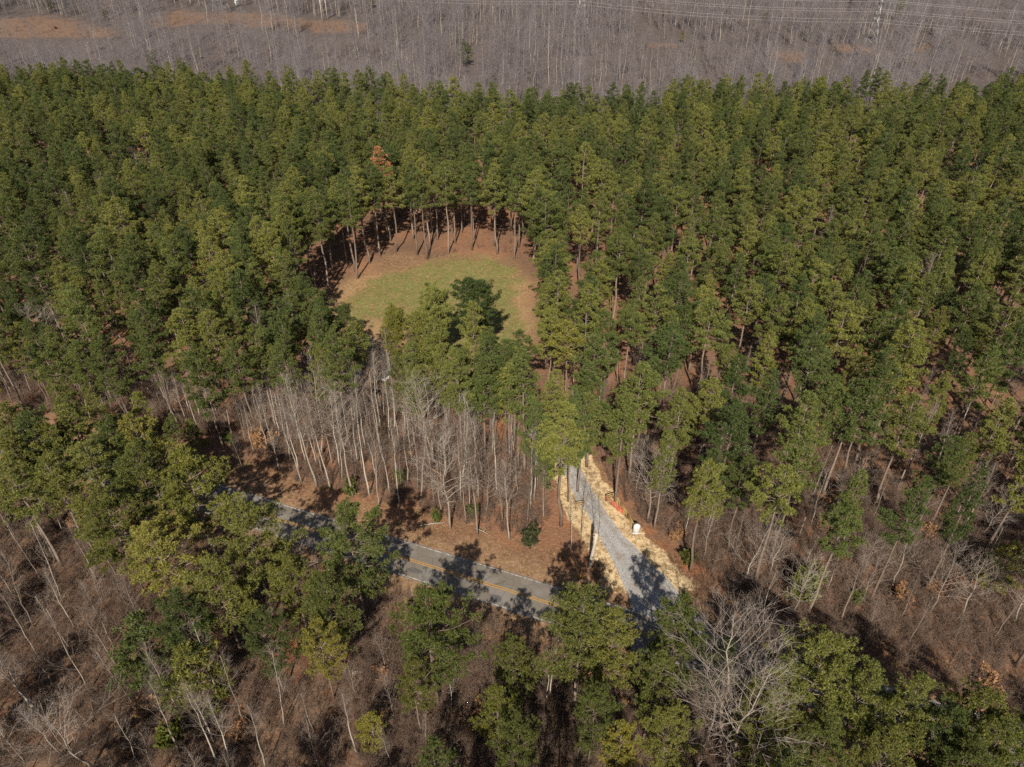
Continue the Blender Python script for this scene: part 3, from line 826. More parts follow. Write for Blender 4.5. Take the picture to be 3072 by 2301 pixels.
for (x, y), r in zip(cand, cr_):
    if not near_ok(x, y, r):
        continue
    var = PINES[RNG.integers(len(PINES))]
    Ht = 20.5 + 7 * RNG.beta(2.2, 1.6) + 1.8 * float(vnoise(np.array([x / 15]), np.array([y / 15]), 19)[0])
    if RNG.uniform() < 0.12:
        Ht -= RNG.uniform(2, 6)
    wd = RNG.uniform(0.72, 1.15)
    R = var[4] * Ht / var[3] * wd
    if crown_hits((x, y), Ht, R, var[5]):
        continue
    pines.append(dict(xy=np.array((x, y)), H=Ht, var=var, tint=None, label=None, rot=RNG.uniform(0, 6.28), name="pine_tree", wide=wd, R=R))
    put(x, y, r)
# pines south of the road: thick in three groves, elsewhere only outside the frame
GROVES = [(d_([(-60, 850), (340, 880), (640, 1090), (640, 1260), (500, 1440), (310, 1460), (240, 1290), (130, 1110), (-60, 1100)]), 6.2), (d_([(860, 1300), (1010, 1290), (1180, 1300), (1550, 1300), (1560, 1480), (1480, 1657), (1000, 1657), (860, 1500)]), 8.0),
          (d_([(1640, 1410), (1900, 1400), (2080, 1450), (2260, 1540), (2260, 1700), (1650, 1700)]), 6.5)]
for _ in range(2600):
    x, y = RNG.uniform(-120, 110), RNG.uniform(5, 150)
    if y > np.interp(x, ROAD_S[:, 0], ROAD_S[:, 1]) - 7.5:
        continue
    Ht = RNG.uniform(15, 23); var = OPEN[RNG.integers(5)]; wd = RNG.uniform(.65, .95); R = var[4] * Ht / var[3] * wd
    u, v, _d = pix(x, y, Ht * .85)
    sp = next((q[1] for q in GROVES if inside(np.array([[u, v]]), q[0])[0]), None)
    if sp is None and -150 < u < PW + 150 and v < PH + 60:
        continue
    if not near_ok(x, y, sp or 8.5) or crown_hits((x, y), Ht, R, var[5]):
        continue
    pines.append(dict(xy=np.array((x, y)), H=Ht, var=var, tint=None, label=None, rot=RNG.uniform(0, 6.28), name="pine_tree", wide=wd, R=R))
    put(x, y, sp or 6.5)

# bare trees: notable ones by foot and top, then fill
def add_bare(xy, Ht, var, label=None, rot=None):
    bares.append(dict(xy=np.array(xy, float), H=Ht, var=var, label=label, rot=RNG.uniform(0, 6.28) if rot is None else rot, R=var[4] * Ht / var[3]))
z5 = lambda x, y: (700 + x / 2.212, 1050 + y / 2.212)
for b0, t0, var in [((555, 900), (255, 150), TALLB[0]), ((590, 690), (410, 170), BROAD[2]), ((645, 920), (395, 300), TALLB[3]), ((790, 960), (680, 240), TALLB[0]), ((900, 950), (725, 330), TALLB[1]), ((965, 1030), (890, 560), TALLB[4]),
                    ((1040, 960), (1010, 500), TALLB[1]), ((1160, 880), (1095, 440), TALLB[3]), ((1440, 1180), (1300, 560), BROAD[1]), ((1620, 1220), (1535, 590), TALLB[4]), ((1830, 1260), (1785, 740), TALLB[0]), ((1680, 1080), (1640, 690), BROAD[0]),
                    ((1330, 760), (1255, 170), BROAD[1]), ((380, 640), (200, 220), TALLB[2]), ((655, 750), (590, 300), TALLB[4]), ((80, 530), (20, 270), TALLB[2]), ((130, 540), (85, 250), TALLB[5]), ((1115, 905), (1080, 600), SLIM[0]), ((1220, 930), (1180, 720), SLIM[1]),
                    ((1335, 1030), (1270, 700), SLIM[2]), ((1570, 1060), (1530, 640), TALLB[4]), ((1890, 960), (1880, 700), SLIM[3]), ((740, 700), (690, 280), TALLB[5]), ((480, 740), (430, 330), TALLB[1]), ((270, 500), (210, 280), SLIM[0]), ((860, 800), (820, 520), SLIM[1])]:
    b1, h1 = based(*z5(*b0), *z5(*t0))
    add_bare(b1, max(h1, 5), var)
def src_bare(lst):
    for bx, by, tx, ty, var in lst:
        b1, h1 = based(bx, by, tx, ty)
        add_bare(b1, max(4, h1), var)
src_bare([(1840, 1430, 1828, 1300, TALLB[0]), (1942, 1565, 1955, 1330, BROAD[1]), (1905, 1490, 1903, 1310, SLIM[3]), (1743, 1612, 1740, 1420, SLIM[0]), (1782, 1600, 1780, 1470, SLIM[2]), (1797, 1620, 1800, 1500, SLIM[3]), (1712, 1650, 1716, 1500, SLIM[1]),
          (2230, 1750, 2255, 1560, BROAD[2]), (2310, 1720, 2340, 1590, BROAD[2]), (2520, 1870, 2545, 1650, TALLB[5]), (2790, 1840, 2800, 1650, BROAD[0]), (2880, 1860, 2930, 1690, BROAD[1]), (3040, 1870, 3040, 1700, BROAD[2]), (2870, 1633, 2985, 1380, TALLB[4]),
          (2740, 1600, 2800, 1440, TALLB[2]), (2960, 1350, 3065, 1080, TALLB[5]), (2885, 1020, 2920, 900, TALLB[0]), (2930, 1440, 3010, 1220, BROAD[0]), (2157, 2255, 2240, 1850, BROAD[1]), (2085, 2320, 2130, 2080, BROAD[0]), (2200, 2180, 2260, 1900, BROAD[0]), (2290, 2120, 2330, 1900, BROAD[1]), (2120, 2230, 2190, 1960, TALLB[5]), (2170, 2330, 2250, 1960, BROAD[1]), (2240, 2040, 2275, 1840, BROAD[1]), (2160, 1900, 2180, 1800, SLIM[0]), (2190, 1890, 2215, 1790, SLIM[3]), (2225, 1900, 2260, 1780, SLIM[3]),
          (126, 2147, -70, 1880, TALLB[0]), (120, 2150, -90, 1900, TALLB[3]), (78, 2290, -70, 2120, TALLB[0]), (275, 2300, 130, 2080, BROAD[2]), (310, 1830, 225, 1690, SLIM[3]), (175, 2075, 120, 1965, SLIM[3]), (260, 2165, 180, 2050, SLIM[1]), (695, 2301, 570, 2100, TALLB[0]), (660, 2310, 540, 2100, TALLB[3]), (800, 2310, 725, 2110, TALLB[1]),
          (415, 2290, 350, 2150, SLIM[3]), (185, 1160, 60, 935, BROAD[2]), (165, 1140, 50, 930, TALLB[0]), (235, 1170, 165, 1020, TALLB[3]), (325, 1270, 215, 1170, BROAD[1]), (465, 1260, 400, 1200, BROAD[1]), (190, 1560, 145, 1400, TALLB[4]), (130, 1600, 70, 1500, SLIM[3]), (1150, 1985, 1120, 1900, SLIM[2]), (1160, 2015, 1130, 1890, SLIM[0]),
          (1640, 2112, 1637, 1950, SLIM[3]), (1648, 2105, 1656, 1920, TALLB[1]), (930, 1745, 918, 1600, BROAD[2]), (1280, 2250, 1260, 2150, SLIM[2]), (960, 2310, 980, 2170, SLIM[2]), (2590, 1930, 2610, 1780, SLIM[2]), (730, 1410, 715, 1300, TALLB[2]), (740, 1340, 700, 1200, TALLB[5]), (690, 1290, 650, 1180, TALLB[4]),
          (960, 1290, 940, 1150, SLIM[0]), (2060, 1560, 2075, 1440, SLIM[2]), (2120, 1600, 2140, 1460, BROAD[0]), (2200, 1560, 2230, 1450, SLIM[0])])
FILL = [  # zone polygon (feet of trees, print coordinates), spacing, kinds, height range
    (d_([(330, 900), (600, 870), (860, 860), (1000, 900), (1150, 1010), (1190, 1130), (1130, 1160), (1000, 1130), (830, 1085), (640, 1040), (430, 930)]), 2.6, SLIM + TALLB[:2] * 2 + TALLB, (10, 19)),
    (d_([(1290, 1020), (1500, 1060), (1900, 1080), (2260, 1150), (2260, 1420), (2000, 1400), (1700, 1370), (1560, 1280), (1470, 1180), (1380, 1120)]), 4.4, SLIM + BROAD[:2] + TALLB[4:], (7, 14)),
    (d_([(-80, 1080), (120, 1120), (260, 1290), (360, 1440), (620, 1560), (900, 1640), (900, 1900), (-150, 1900)]), 3.9, SLIM * 2 + TALLB, (8, 17)),
    (d_([(760, 1400), (1060, 1400), (1200, 1500), (1700, 1420), (1760, 1657), (1700, 1900), (800, 1900)]), 5.0, SLIM, (5, 11)),
    (d_([(480, 1180), (700, 1200), (860, 1260), (1190, 1360), (1560, 1450), (1500, 1657), (900, 1657), (500, 1500)]), 6.0, SLIM, (4, 9)),
    (d_([(1290, 900), (1560, 900), (2212, 1000), (2260, 1150), (1900, 1080), (1500, 1060), (1290, 1020)]), 6.0, TALLB, (12, 20)),
    (d_([(-60, 780), (200, 800), (430, 850), (490, 930), (380, 950), (-60, 860)]), 3.6, TALLB + SLIM * 2, (8, 18)),
]
bcell = []
for bb in bares:
    bcell.append(bb['xy'])
for poly, sp, kinds, hr in FILL:
    W = np.array([at(*p) for p in poly])
    lo, hi = W.min(0), W.max(0)
    cd = RNG.uniform(lo, hi, (3000, 2))
    cd = cd[inside(cd, W)]
    cd = cd[(dist_poly(cd, ROAD_S) > 8.5) & (drive_dist(cd) > 3.8)]
    for p in cd:
        if (np.linalg.norm(np.array(bcell) - p, axis=1) < sp).any():
            continue
        bcell.append(p)
        add_bare(p, RNG.uniform(*hr), kinds[RNG.integers(len(kinds))])
# single bare trees inside the plantation
for _ in range(70):
    x, y = RNG.uniform(-200, 200), RNG.uniform(120, 310)
    if abs(x) < (y * CS + 52) * .72 and not inside(np.array([[x, y]]), CLEAR)[0] and dist_poly(np.array([[x, y]]), clr, True)[0] > 5 and dist_poly(np.array([[x, y]]), ROAD_S)[0] > 12:
        add_bare((x, y), RNG.uniform(17, 23), TALLB[RNG.integers(6)])

# ------------------------------------------------------------------ how much of each tree the photograph shows: the 300 largest become things of their own
for cpx, cpy in ((1060, 1118), (1166, 1126)):          # gaps in the canopy over the two parked cars
    gone = []
    for t in pines:
        x, y = t['xy']; cbx = t['var'][5]
        if y > at(cpx, cpy)[1] - 1:
            continue
        u, v, dd = pix(x, y, t['H'] * (1 + cbx) / 2)
        ru = t['R'] * .85 / dd * FPX; sv = (t['H'] * (1 - cbx) / 2 * CS + t['R'] * .3) / dd * FPX
        if ((u - cpx) / ru) ** 2 + ((v - cpy) / sv) ** 2 < 1:
            gone.append(id(t))
    pines = [t for t in pines if id(t) not in gone]
GWd, GHt = 384, 288
cover = np.zeros((GHt, GWd), bool)
yy, xx = np.mgrid[0:GHt, 0:GWd]
def seen(t, solid=True):
    x, y = t['xy']; cb = t['var'][5]
    zc = t['H'] * (1 + cb) / 2
    u, v, dd = pix(x, y, zc)
    t['px'], t['py'], t['depth'] = u, v, dd
    if dd < 5:
        return 0
    k = GWd / PW
    ru = t['R'] / dd * FPX * k
    sv = (t['H'] * (1 - cb) / 2 * CS + t['R'] * 0.35 * SN + t['R'] * .3) / dd * FPX * k
    a, b2 = int(max(0, u * k - ru - 1)), int(min(GWd, u * k + ru + 2))
    c_, d2 = int(max(0, v * k - sv - 1)), int(min(GHt, v * k + sv + 2))
    if a >= b2 or c_ >= d2:
        return 0
    w = ((xx[c_:d2, a:b2] - u * k) / ru) ** 2 + ((yy[c_:d2, a:b2] - v * k) / sv) ** 2 < 1
    n = int((w & ~cover[c_:d2, a:b2]).sum())
    if solid:
        cover[c_:d2, a:b2] |= w
    return n
for t in sorted(pines, key=lambda t: pix(t['xy'][0], t['xy'][1], t['H'] * .8)[2]):
    t['seen'] = seen(t)
for t in bares:
    t['seen'] = seen(t, False)
pines.sort(key=lambda t: -t['seen'] - (1e6 if t['name'] != "pine_tree" and t['seen'] else 0))
bares.sort(key=lambda t: -t['seen'])
n_pine = 298
pine_things = [t for t in pines[:n_pine] if t['seen'] > 6]
pine_rest = [t for t in pines if t['H'] > 0 and not any(t is q for q in pine_things)] if False else pines[len(pine_things):]
bare_things = [t for t in bares[:298] if t['seen'] > 8]
bare_rest = bares[len(bare_things):]

ONES = "zero one two three four five six seven eight nine ten eleven twelve thirteen fourteen fifteen sixteen seventeen eighteen nineteen".split()
TENS = "_ _ twenty thirty forty fifty sixty seventy eighty ninety".split()
def say(n):
    n = int(max(0, min(99, n)))
    return ONES[n] if n < 20 else TENS[n // 10] + ("" if n % 10 == 0 else "-" + ONES[n % 10])
used = set()
def place_label(t, lead):
    u = min(max(t['px'], 0), PW - 1) / PW * 100; v = min(max(t['py'], 0), PH - 1) / PH * 100
    for du, dv in ((0, 0), (1, 0), (-1, 0), (0, 1), (0, -1), (1, 1), (-1, -1), (1, -1), (-1, 1)):
        s = f"{lead}, {say(u + du)} percent across and {say(v + dv)} percent down the photo"
        if s not in used:
            used.add(s); return s
    return s
def zone_pine(t):
    x, y = t['xy']
    s = y - np.interp(x, ROAD_S[:, 0], ROAD_S[:, 1])
    tone = "yellow-green" if t['tint'] in (YEL, OLV) else "dark" if t['tint'] == DRK else "pale" if t['tint'] == LGT else "green"
    if s < 0:
        return f"{tone} pine south of the road"
    if t['label'] == "edge":
        return "tall pine at the clearing's rim"
    if y > 200:
        return f"{tone} pine beyond the clearing"
    return f"{tone} pine in the stand"

for grp in (pine_things, bare_things):
    for t, z in zip(grp, height(np.array([t['xy'] for t in grp]))):
        t['z'] = float(z)
for t in pine_things:
    x, y = t['xy']
    lab = t['label'] if t['label'] and len(t['label']) > 8 else ("pale green spreading pine leaning its crown over the gravel driveway" if t['label'] == "drive" else place_label(t, zone_pine(t)))
    root = thing(t['name'], lab, "pine tree", (x, y, t['z']), t['rot'], "dead pines" if t['name'] == "dead_pine" else ("pines along the road" if "south" in lab else "pines of the plantation"))
    s = t['H'] / t['var'][3]
    root.scale = (s * t['wide'], s * t['wide'], s)
    tr_ = link("trunk", t['var'][0], root); cr_ = link("crown", t['var'][1], root)
    if t['tint']:
        cr_.color = (*t['tint'], 1)
    else:
        k = 1 + 0.2 * float(vnoise(np.array([x / 17]), np.array([y / 17]), 18)[0])
        cr_.color = (k * 1.12, k * 1.03, k, 1) if "south" in lab else (k, k, k, 1)
for t in bare_things:
    x, y = t['xy']
    s_ = y - np.interp(x, ROAD_S[:, 0], ROAD_S[:, 1])
    pale = t['var'][0].materials[0].name.startswith("pale")
    lead = ("pale-barked" if pale else "grey") + " leafless tree " + ("south of the road" if s_ < 0 else "among the pines" if y > 125 else "north of the road")
    root = thing("bare_tree", place_label(t, lead), "bare tree", (x, y, t['z']), t['rot'], "leafless trees near the road")
    s = t['H'] / t['var'][3]
    root.scale = (s, s, s)
    root.rotation_euler = (RNG.normal(0, 0.04), RNG.normal(0, 0.04), t['rot'])
    link("trunk", t['var'][0], root); link("crown", t['var'][1], root)

# ------------------------------------------------------------------ masses: scattered through geometry nodes
def scatter(name, pts, rot, scl, idx, variants, label, cat, wid=None):
    coll = bpy.data.collections.new(name + "_kinds")
    for k, me in enumerate(variants):
        o = bpy.data.objects.new(f"{name}_kind_{k:02d}", me)
        coll.objects.link(o)
    me = bpy.data.meshes.new(name)
    me.vertices.add(len(pts)); me.vertices.foreach_set("co", np.asarray(pts, np.float32).ravel())
    for nm, ty, arr in (("rotz", 'FLOAT', rot), ("scl", 'FLOAT', scl), ("wid", 'FLOAT', np.ones(len(pts)) if wid is None else wid), ("idx", 'INT', idx)):
        a = me.attributes.new(nm, ty, 'POINT'); a.data.foreach_set("value", np.asarray(arr))
    o = link(name, me)
    ng = bpy.data.node_groups.new(name, 'GeometryNodeTree')
    ng.interface.new_socket("Geometry", in_out='INPUT', socket_type='NodeSocketGeometry')
    ng.interface.new_socket("Geometry", in_out='OUTPUT', socket_type='NodeSocketGeometry')
    gi, go = ng.nodes.new("NodeGroupInput"), ng.nodes.new("NodeGroupOutput")
    ip = ng.nodes.new("GeometryNodeInstanceOnPoints")
    ci = ng.nodes.new("GeometryNodeCollectionInfo")
    ci.inputs["Collection"].default_value = coll
    ci.inputs["Separate Children"].default_value = True
    ci.inputs["Reset Children"].default_value = True
    def attr(nm, ty):
        a = ng.nodes.new("GeometryNodeInputNamedAttribute"); a.data_type = ty; a.inputs["Name"].default_value = nm
        return a.outputs["Attribute"]
    cx = ng.nodes.new("ShaderNodeCombineXYZ")
    ng.links.new(attr("rotz", 'FLOAT'), cx.inputs[2])
    e2r = ng.nodes.new("FunctionNodeEulerToRotation")
    ng.links.new(cx.outputs[0], e2r.inputs[0])
    L = ng.links.new
    L(gi.outputs[0], ip.inputs["Points"]); L(ci.outputs[0], ip.inputs["Instance"]); ip.inputs["Pick Instance"].default_value = True
    mu = ng.nodes.new("ShaderNodeMath"); mu.operation = 'MULTIPLY'
    L(attr("scl", 'FLOAT'), mu.inputs[0]); L(attr("wid", 'FLOAT'), mu.inputs[1])
    cs = ng.nodes.new("ShaderNodeCombineXYZ")
    L(mu.outputs[0], cs.inputs[0]); L(mu.outputs[0], cs.inputs[1]); L(attr("scl", 'FLOAT'), cs.inputs[2])
    L(attr("idx", 'INT'), ip.inputs["Instance Index"]); L(e2r.outputs[0], ip.inputs["Rotation"]); L(cs.outputs[0], ip.inputs["Scale"])
    L(ip.outputs[0], go.inputs[0])
    md = o.modifiers.new("scatter", 'NODES'); md.node_group = ng
    return tag(o, label, cat, kind="stuff")

def with_z(xy):
    xy = np.asarray(xy, float)
    return np.c_[xy, height(xy)]
kinds_all = PINES + OPEN + YOUNG + DOME
pk = {id(v): i for i, v in enumerate(kinds_all)}
if pine_rest:
    scatter("pine_forest", with_z([t['xy'] for t in pine_rest]), [t['rot'] for t in pine_rest], [t['H'] / t['var'][3] for t in pine_rest], [pk[id(t['var'])] for t in pine_rest],
            [v[2] for v in kinds_all], "dense green pine plantation filling the middle distance", "pine forest", [t["wide"] for t in pine_rest])
bk_all = TALLB + BROAD + SLIM
bk = {id(v): i for i, v in enumerate(bk_all)}
if bare_rest:
    scatter("bare_thicket", with_z([t['xy'] for t in bare_rest]), [t['rot'] for t in bare_rest], [t['H'] / t['var'][3] for t in bare_rest], [bk[id(t['var'])] for t in bare_rest],
            [v[2] for v in bk_all], "leafless trees half hidden among the pines", "bare woods")
# far bare woods
P = np.c_[RNG.uniform(-760, 760, 60000), RNG.uniform(288, 980, 60000)]
P = P[np.abs(P[:, 0]) < (P[:, 1] * CS + 52) * 0.722 + 40]
edge = np.interp(P[:, 0], [-270, -120, -60, 0, 60, 110, 270], [350, 342, 320, 300, 302, 320, 336]) - 8
rowd = dist_poly(P, ROW_LINE)
keep = (P[:, 1] > edge + 1) & (rowd > 5)
keep &= (vnoise(P[:, 0] / 22, P[:, 1] / 22, 31) + 0.4 * vnoise(P[:, 0] / 9, P[:, 1] / 9, 32)) > -0.55
P = P[keep]
P = P[RNG.uniform(size=len(P)) < 0.46]
PZ = height(P)
idx_ = np.where(RNG.uniform(size=len(P)) < 0.012, 5, RNG.integers(0, 5, len(P)))
hts = np.array([v[3] for v in FARB])[idx_]
sc_ = RNG.uniform(0.5, 1.15, len(P)) * (1 + .22 * vnoise(P[:, 0] / 14, P[:, 1] / 14, 35)) * np.where(vnoise(P[:, 0] / 40, P[:, 1] / 40, 33) > 0.35, 0.72, 1.0)
ok = np.ones(len(P), bool)
for wdw in CLAY_WIN:                       # open ground of the right-of-way: regrowth in front of it stays low
    u0, v0, _ = pix(P[:, 0], P[:, 1], PZ)
    ok &= ~inside(np.c_[u0, v0], wdw)
    for f in (1.0, .8, .6, .45, .3, .2):
        u1, v1, _ = pix(P[:, 0], P[:, 1], PZ + hts * sc_)
        vm = (v0 + v1) / 2
        hit = inside(np.c_[u1, v1], wdw) | inside(np.c_[u1, vm], wdw)
        sc_ = np.where(hit, np.minimum(sc_, f * 0.9), sc_)
    u1, v1, _ = pix(P[:, 0], P[:, 1], PZ + hts * sc_)
    ok &= ~(inside(np.c_[u1, v1], wdw) & (sc_ < .25) & (RNG.uniform(size=len(P)) < .7))
P, PZ, sc_, idx_ = P[ok], PZ[ok], sc_[ok], idx_[ok]
scatter("far_woods", np.c_[P, PZ], RNG.uniform(0, 6.28, len(P)), sc_, idx_, [v[2] for v in FARB], "grey leafless woods stretching behind the pine stand to the power line", "bare woods")
# low brush under the bare trees
def brush_in(poly, n, mind=3.6, rdist=6.5):
    W = np.array([at(*p) for p in poly]); lo, hi = W.min(0), W.max(0)
    p = RNG.uniform(lo, hi, (n, 2))
    return p[inside(p, W) & (dist_poly(p, ROAD_S) > rdist) & (drive_dist(p) > mind)]
B = [brush_in(f[0], n) for f, n in zip(FILL, (3400, 4600, 4800, 3200, 2400, 1200, 2000))]
B.append(brush_in(d_([(1600, 1290), (1900, 1350), (2260, 1380), (2260, 1560), (1900, 1480), (1620, 1380)]), 900, 3.6, 4.0))
B.append(brush_in(d_([(60, 1000), (480, 1040), (640, 1200), (500, 1480), (250, 1320)]), 2200))
B.append(brush_in(d_([(1280, 820), (1560, 850), (1900, 1000), (1900, 1100), (1500, 1080), (1290, 1010)]), 900))
B.append(brush_in(d_([(700, 560), (1200, 560), (1500, 1000), (1900, 1050), (2212, 1100), (2212, 700), (1300, 500)]), 700))
q = np.c_[RNG.uniform(-460, 320, 16000), RNG.uniform(380, 680, 16000)]
qu, qv, _ = pix(q[:, 0], q[:, 1], height(q))
B.append(q[np.any([inside(np.c_[qu, qv], w_) for w_ in CLAY_WIN], axis=0)][::2])
B = np.vstack(B)
B = B[~inside(B, CLEAR)]
nb_ = RNG.choice(7, len(B), p=[.237, .207, .207, .146, .2, .003, .0])
scatter("undergrowth", with_z(B), RNG.uniform(0, 6.28, len(B)), RNG.uniform(0.55, 1.15, len(B)), nb_, [v[2] for v in BRUSH] + [LEAFY[2][2], LEAFY[0][2]], "tangled grey-brown brush and saplings under the leafless trees", "undergrowth")

# dry grass and litter on the verges
M['straw'] = leaf_mat('dry_grass', (0.20, 0.115, 0.06), (0.34, 0.22, 0.12), (0.52, 0.38, 0.22), 0.15)
def tuft(seed, n=26, h=0.4, flat=False):
    g = np.random.default_rng(5000 + seed)
    a = g.uniform(0, 6.28, n); r = g.uniform(0, .3, n); ln = g.uniform(.5, 1.2, n) * h; ti = g.uniform(.2, 1.2, n) * (2.5 if flat else 1)
    b0 = np.c_[np.cos(a) * r, np.sin(a) * r, np.zeros(n)]
    a2 = a + g.normal(0, .8, n)
    d = np.c_[np.cos(a2) * ti, np.sin(a2) * ti, np.full(n, 1.0 if not flat else .25)]; d /= np.linalg.norm(d, axis=1)[:, None]
    sd = np.cross(d, g.normal(0, 1, (n, 3))); sd /= np.linalg.norm(sd, axis=1)[:, None]
    V = np.stack([b0 - sd * .02, b0 + sd * .02, b0 + d * ln[:, None]], 1).reshape(-1, 3)
    return mesh_np(f"tuft_{seed}", V, np.arange(3 * n).reshape(-1, 3), [M['straw']])
G_ = []
q = np.c_[RNG.uniform(-70, 70, 30000), RNG.uniform(40, 115, 30000)]
dq, dd_ = dist_poly(q, ROAD_S), drive_dist(q)
G_.append(q[(dq > 3.8) & (dq < 11) & (dd_ > .3)][:6500])
G_.append(q[(dd_ > 0.1) & (dd_ < 4) & (dq > 4) & (q[:, 1] < 108)][:1500])
q = RNG.uniform(np.min(CLEAR, 0), np.max(CLEAR, 0), (6000, 2))
G_.append(q[inside(q, CLEAR)][:3500])
G_ = np.vstack(G_)
scatter("dry_grass", with_z(G_), RNG.uniform(0, 6.28, len(G_)), RNG.uniform(.5, 1.3, len(G_)), RNG.integers(0, 5, len(G_)), [tuft(k, 26, .4, k > 2) for k in range(5)], "tufts of dry grass and leaf litter on the road verges and in the clearing", "dry grass")

# evergreen and dry-leaved shrubs that stand out
for px, py, h, k, lab, tint in ((1590, 1632, 3.4, 1, "grey-green evergreen shrub on the verge beside the leafless trees", (0.85, 0.72, 1.2)), (2400, 1800, 6.5, 0, "bright yellow-green bush below the spreading bare trees east of the driveway", (1.15, 1.1, .8)),
                                (2060, 1690, 3.0, 0, "small olive bush beside the driveway's straw verge", (1.0, .9, .8)), (520, 2230, 4.2, 0, "golden-green shrub between the leafless trunks near the bottom edge", (1.5, 1.2, .7)), (690, 1330, 2.6, 0, "bright green bush at the leafless belt's western end", (1.3, 1.4, .8)),
                                (800, 1345, 4.5, 3, "rusty dry-leaved shrub beside the shaded road", None), (2030, 1620, 2.5, 3, "tan dry-leaved shrub east of the white gate pillar", None), (1055, 1480, 3.0, 1, "dark evergreen shrub among the pale trunks north of the road", (.8, .85, .9)),
                                (1200, 1445, 2.6, 1, "low evergreen shrub at the tree line above the brown verge", (.8, .85, .9)), (1310, 1560, 2.2, 1, "small dark shrub near the multi-stemmed bare tree", (.9, .95, .9)), (1415, 1545, 2.4, 1, "roundish dark shrub close by the white-barked tree", (.8, .9, .9)),
                                (2950, 1720, 3.5, 0, "olive bush among bare trees at the right edge", (1.1, 1.1, .8)), (230, 1590, 3.2, 2, "brown dry-leaved shrub near the western pines", None), (2560, 1810, 2.8, 0, "green shrub under the grey thicket east of the driveway", None)):
    x, y = at(px, py)
    v = LEAFY[k]
    r = thing("shrub", lab, "shrub", (x, y, float(height((x, y)))), RNG.uniform(0, 6.28), "shrubs that keep their leaves")
    s = h / v[3]; r.scale = (s, s, s)
    link("stems", v[0], r); lf = link("foliage", v[1], r)
    if tint:
        lf.color = (*tint, 1)

# ------------------------------------------------------------------ things by the driveway
wood = simple("new_fence_timber", (0.58, 0.40, 0.17), 0.8, 0.2, 4)
dark_wood = simple("fence_post_timber", (0.33, 0.21, 0.09), 0.85, 0.25, 4)
red = simple("red_gate_paint", (0.55, 0.045, 0.035), 0.45, 0.12, 2)
def fence(label, posts, rails=3, h=1.35):
    r = thing("board_fence", label, "fence", (*posts[0], 0))
    o = np.array(posts[0])
    for p in posts:
        q = np.array(p) - o
        V, T = box(q[0], q[1], h * 0.52 - 0.1, 0.15, 0.15, h * 1.04 + 0.2, 0.4)
        part("post", r, (V, T), dark_wood)
    for a, c_ in zip(posts[:-1], posts[1:]):
        a, c_ = np.array(a) - o, np.array(c_) - o
        dd = (c_ - a) / np.linalg.norm(c_ - a); nn = np.array((-dd[1], dd[0])) * 0.10
        for k in range(rails):
            z = h * (0.28 + 0.66 * k / (rails - 1))
            part("rail", r, beam((*(a + nn), z), (*(c_ + nn), z), 0.05, 0.16), wood)
    return r
pts = [tuple(at(*p)) for p in ((1817, 1503), (1838, 1496), (1856, 1523), (1878, 1552), (1898, 1588))]
fence("yellow timber board fence running from a corner to the white pillar", pts)
fence("short yellow timber fence section on the driveway's western side", [tuple(at(1726, 1524)), tuple(at(1750, 1520))])
# open red tube gate
ga, gb = at(1820, 1504), at(1866, 1545)
gr_ = thing("farm_gate", "open red tubular farm gate swung back along the timber fence", "gate", (*ga, 0))
L = np.linalg.norm(gb - ga); gd = np.append((gb - ga) / L, 0)
P3 = lambda s, z: gd * s + np.array((0, 0, z))
fr = [tube([P3(0, .2), P3(0, 1.4)], [.045, .045], 6), tube([P3(L, .2), P3(L, 1.4)], [.045, .045], 6), tube([P3(0, 1.4), P3(L, 1.4)], [.045, .045], 6), tube([P3(0, .2), P3(L, .2)], [.045, .045], 6)]
V, T, _ = join([(a, c_, 0) for a, c_ in fr]); part("frame", gr_, (V, T), red)
for z in (.42, .64, .88, 1.13):
    part("bar", gr_, tube([P3(0, z), P3(L, z)], [.03, .03], 6), red)
for s in (.33, .5, .67):
    part("brace", gr_, tube([P3(L * s, .2), P3(L * s, 1.4)], [.035, .035], 6), red)
part("hinge_post", gr_, tube([(-.12, -.02, -.2), (-.12, -.02, 1.7)], [.08, .08], 8), simple("gate_post_brown", (0.16, 0.08, 0.05)))
# white pillar
white = simple("white_masonry", (0.62, 0.60, 0.60), 0.7, 0.1, 3)
px_, py_ = at(1908, 1598)
pr = thing("gate_pillar", "white round-topped upright panel standing at the end of the timber fence", "pillar", (px_, py_, 0), 0.05)
n = 20; w, hh, dpt = 0.56, 2.05, 0.5
prof = [(-w, -0.1), (w, -0.1), (w, hh - w * .8)] + [(w * math.cos(a), hh - w * .8 + w * .8 * math.sin(a)) for a in np.linspace(0, math.pi, n)[1:-1]] + [(-w, hh - w * .8)]
prof = np.array(prof)
k = len(prof)
V = np.vstack([np.c_[prof[:, 0], np.full(k, -dpt / 2), prof[:, 1]], np.c_[prof[:, 0], np.full(k, dpt / 2), prof[:, 1]], [(0, -dpt / 2, 0.7)], [(0, dpt / 2, 0.7)]])
T = []
for j in range(k):
    j2 = (j + 1) % k
    T += [(j, j2, j2 + k), (j, j2 + k, j + k), (2 * k, j2, j), (2 * k + 1, j + k, j2 + k)]
part("panel", pr, (V, np.array(T)), white)
part("plinth", pr, box(0, 0, 0.05, 1.28, 0.66, 0.2), white)
part("latch", pr, box(0.02, -dpt / 2 - .02, 1.05, 0.10, 0.05, 0.07), simple("dark_metal", (0.05, 0.045, 0.04), 0.5))
part("top_piece", pr, box(-0.05, dpt / 2 + 0.16, 1.9, 0.7, 0.14, 0.2), simple("dark_block", (0.05, 0.035, 0.03), 0.7))  # dark block set behind the top of the panel
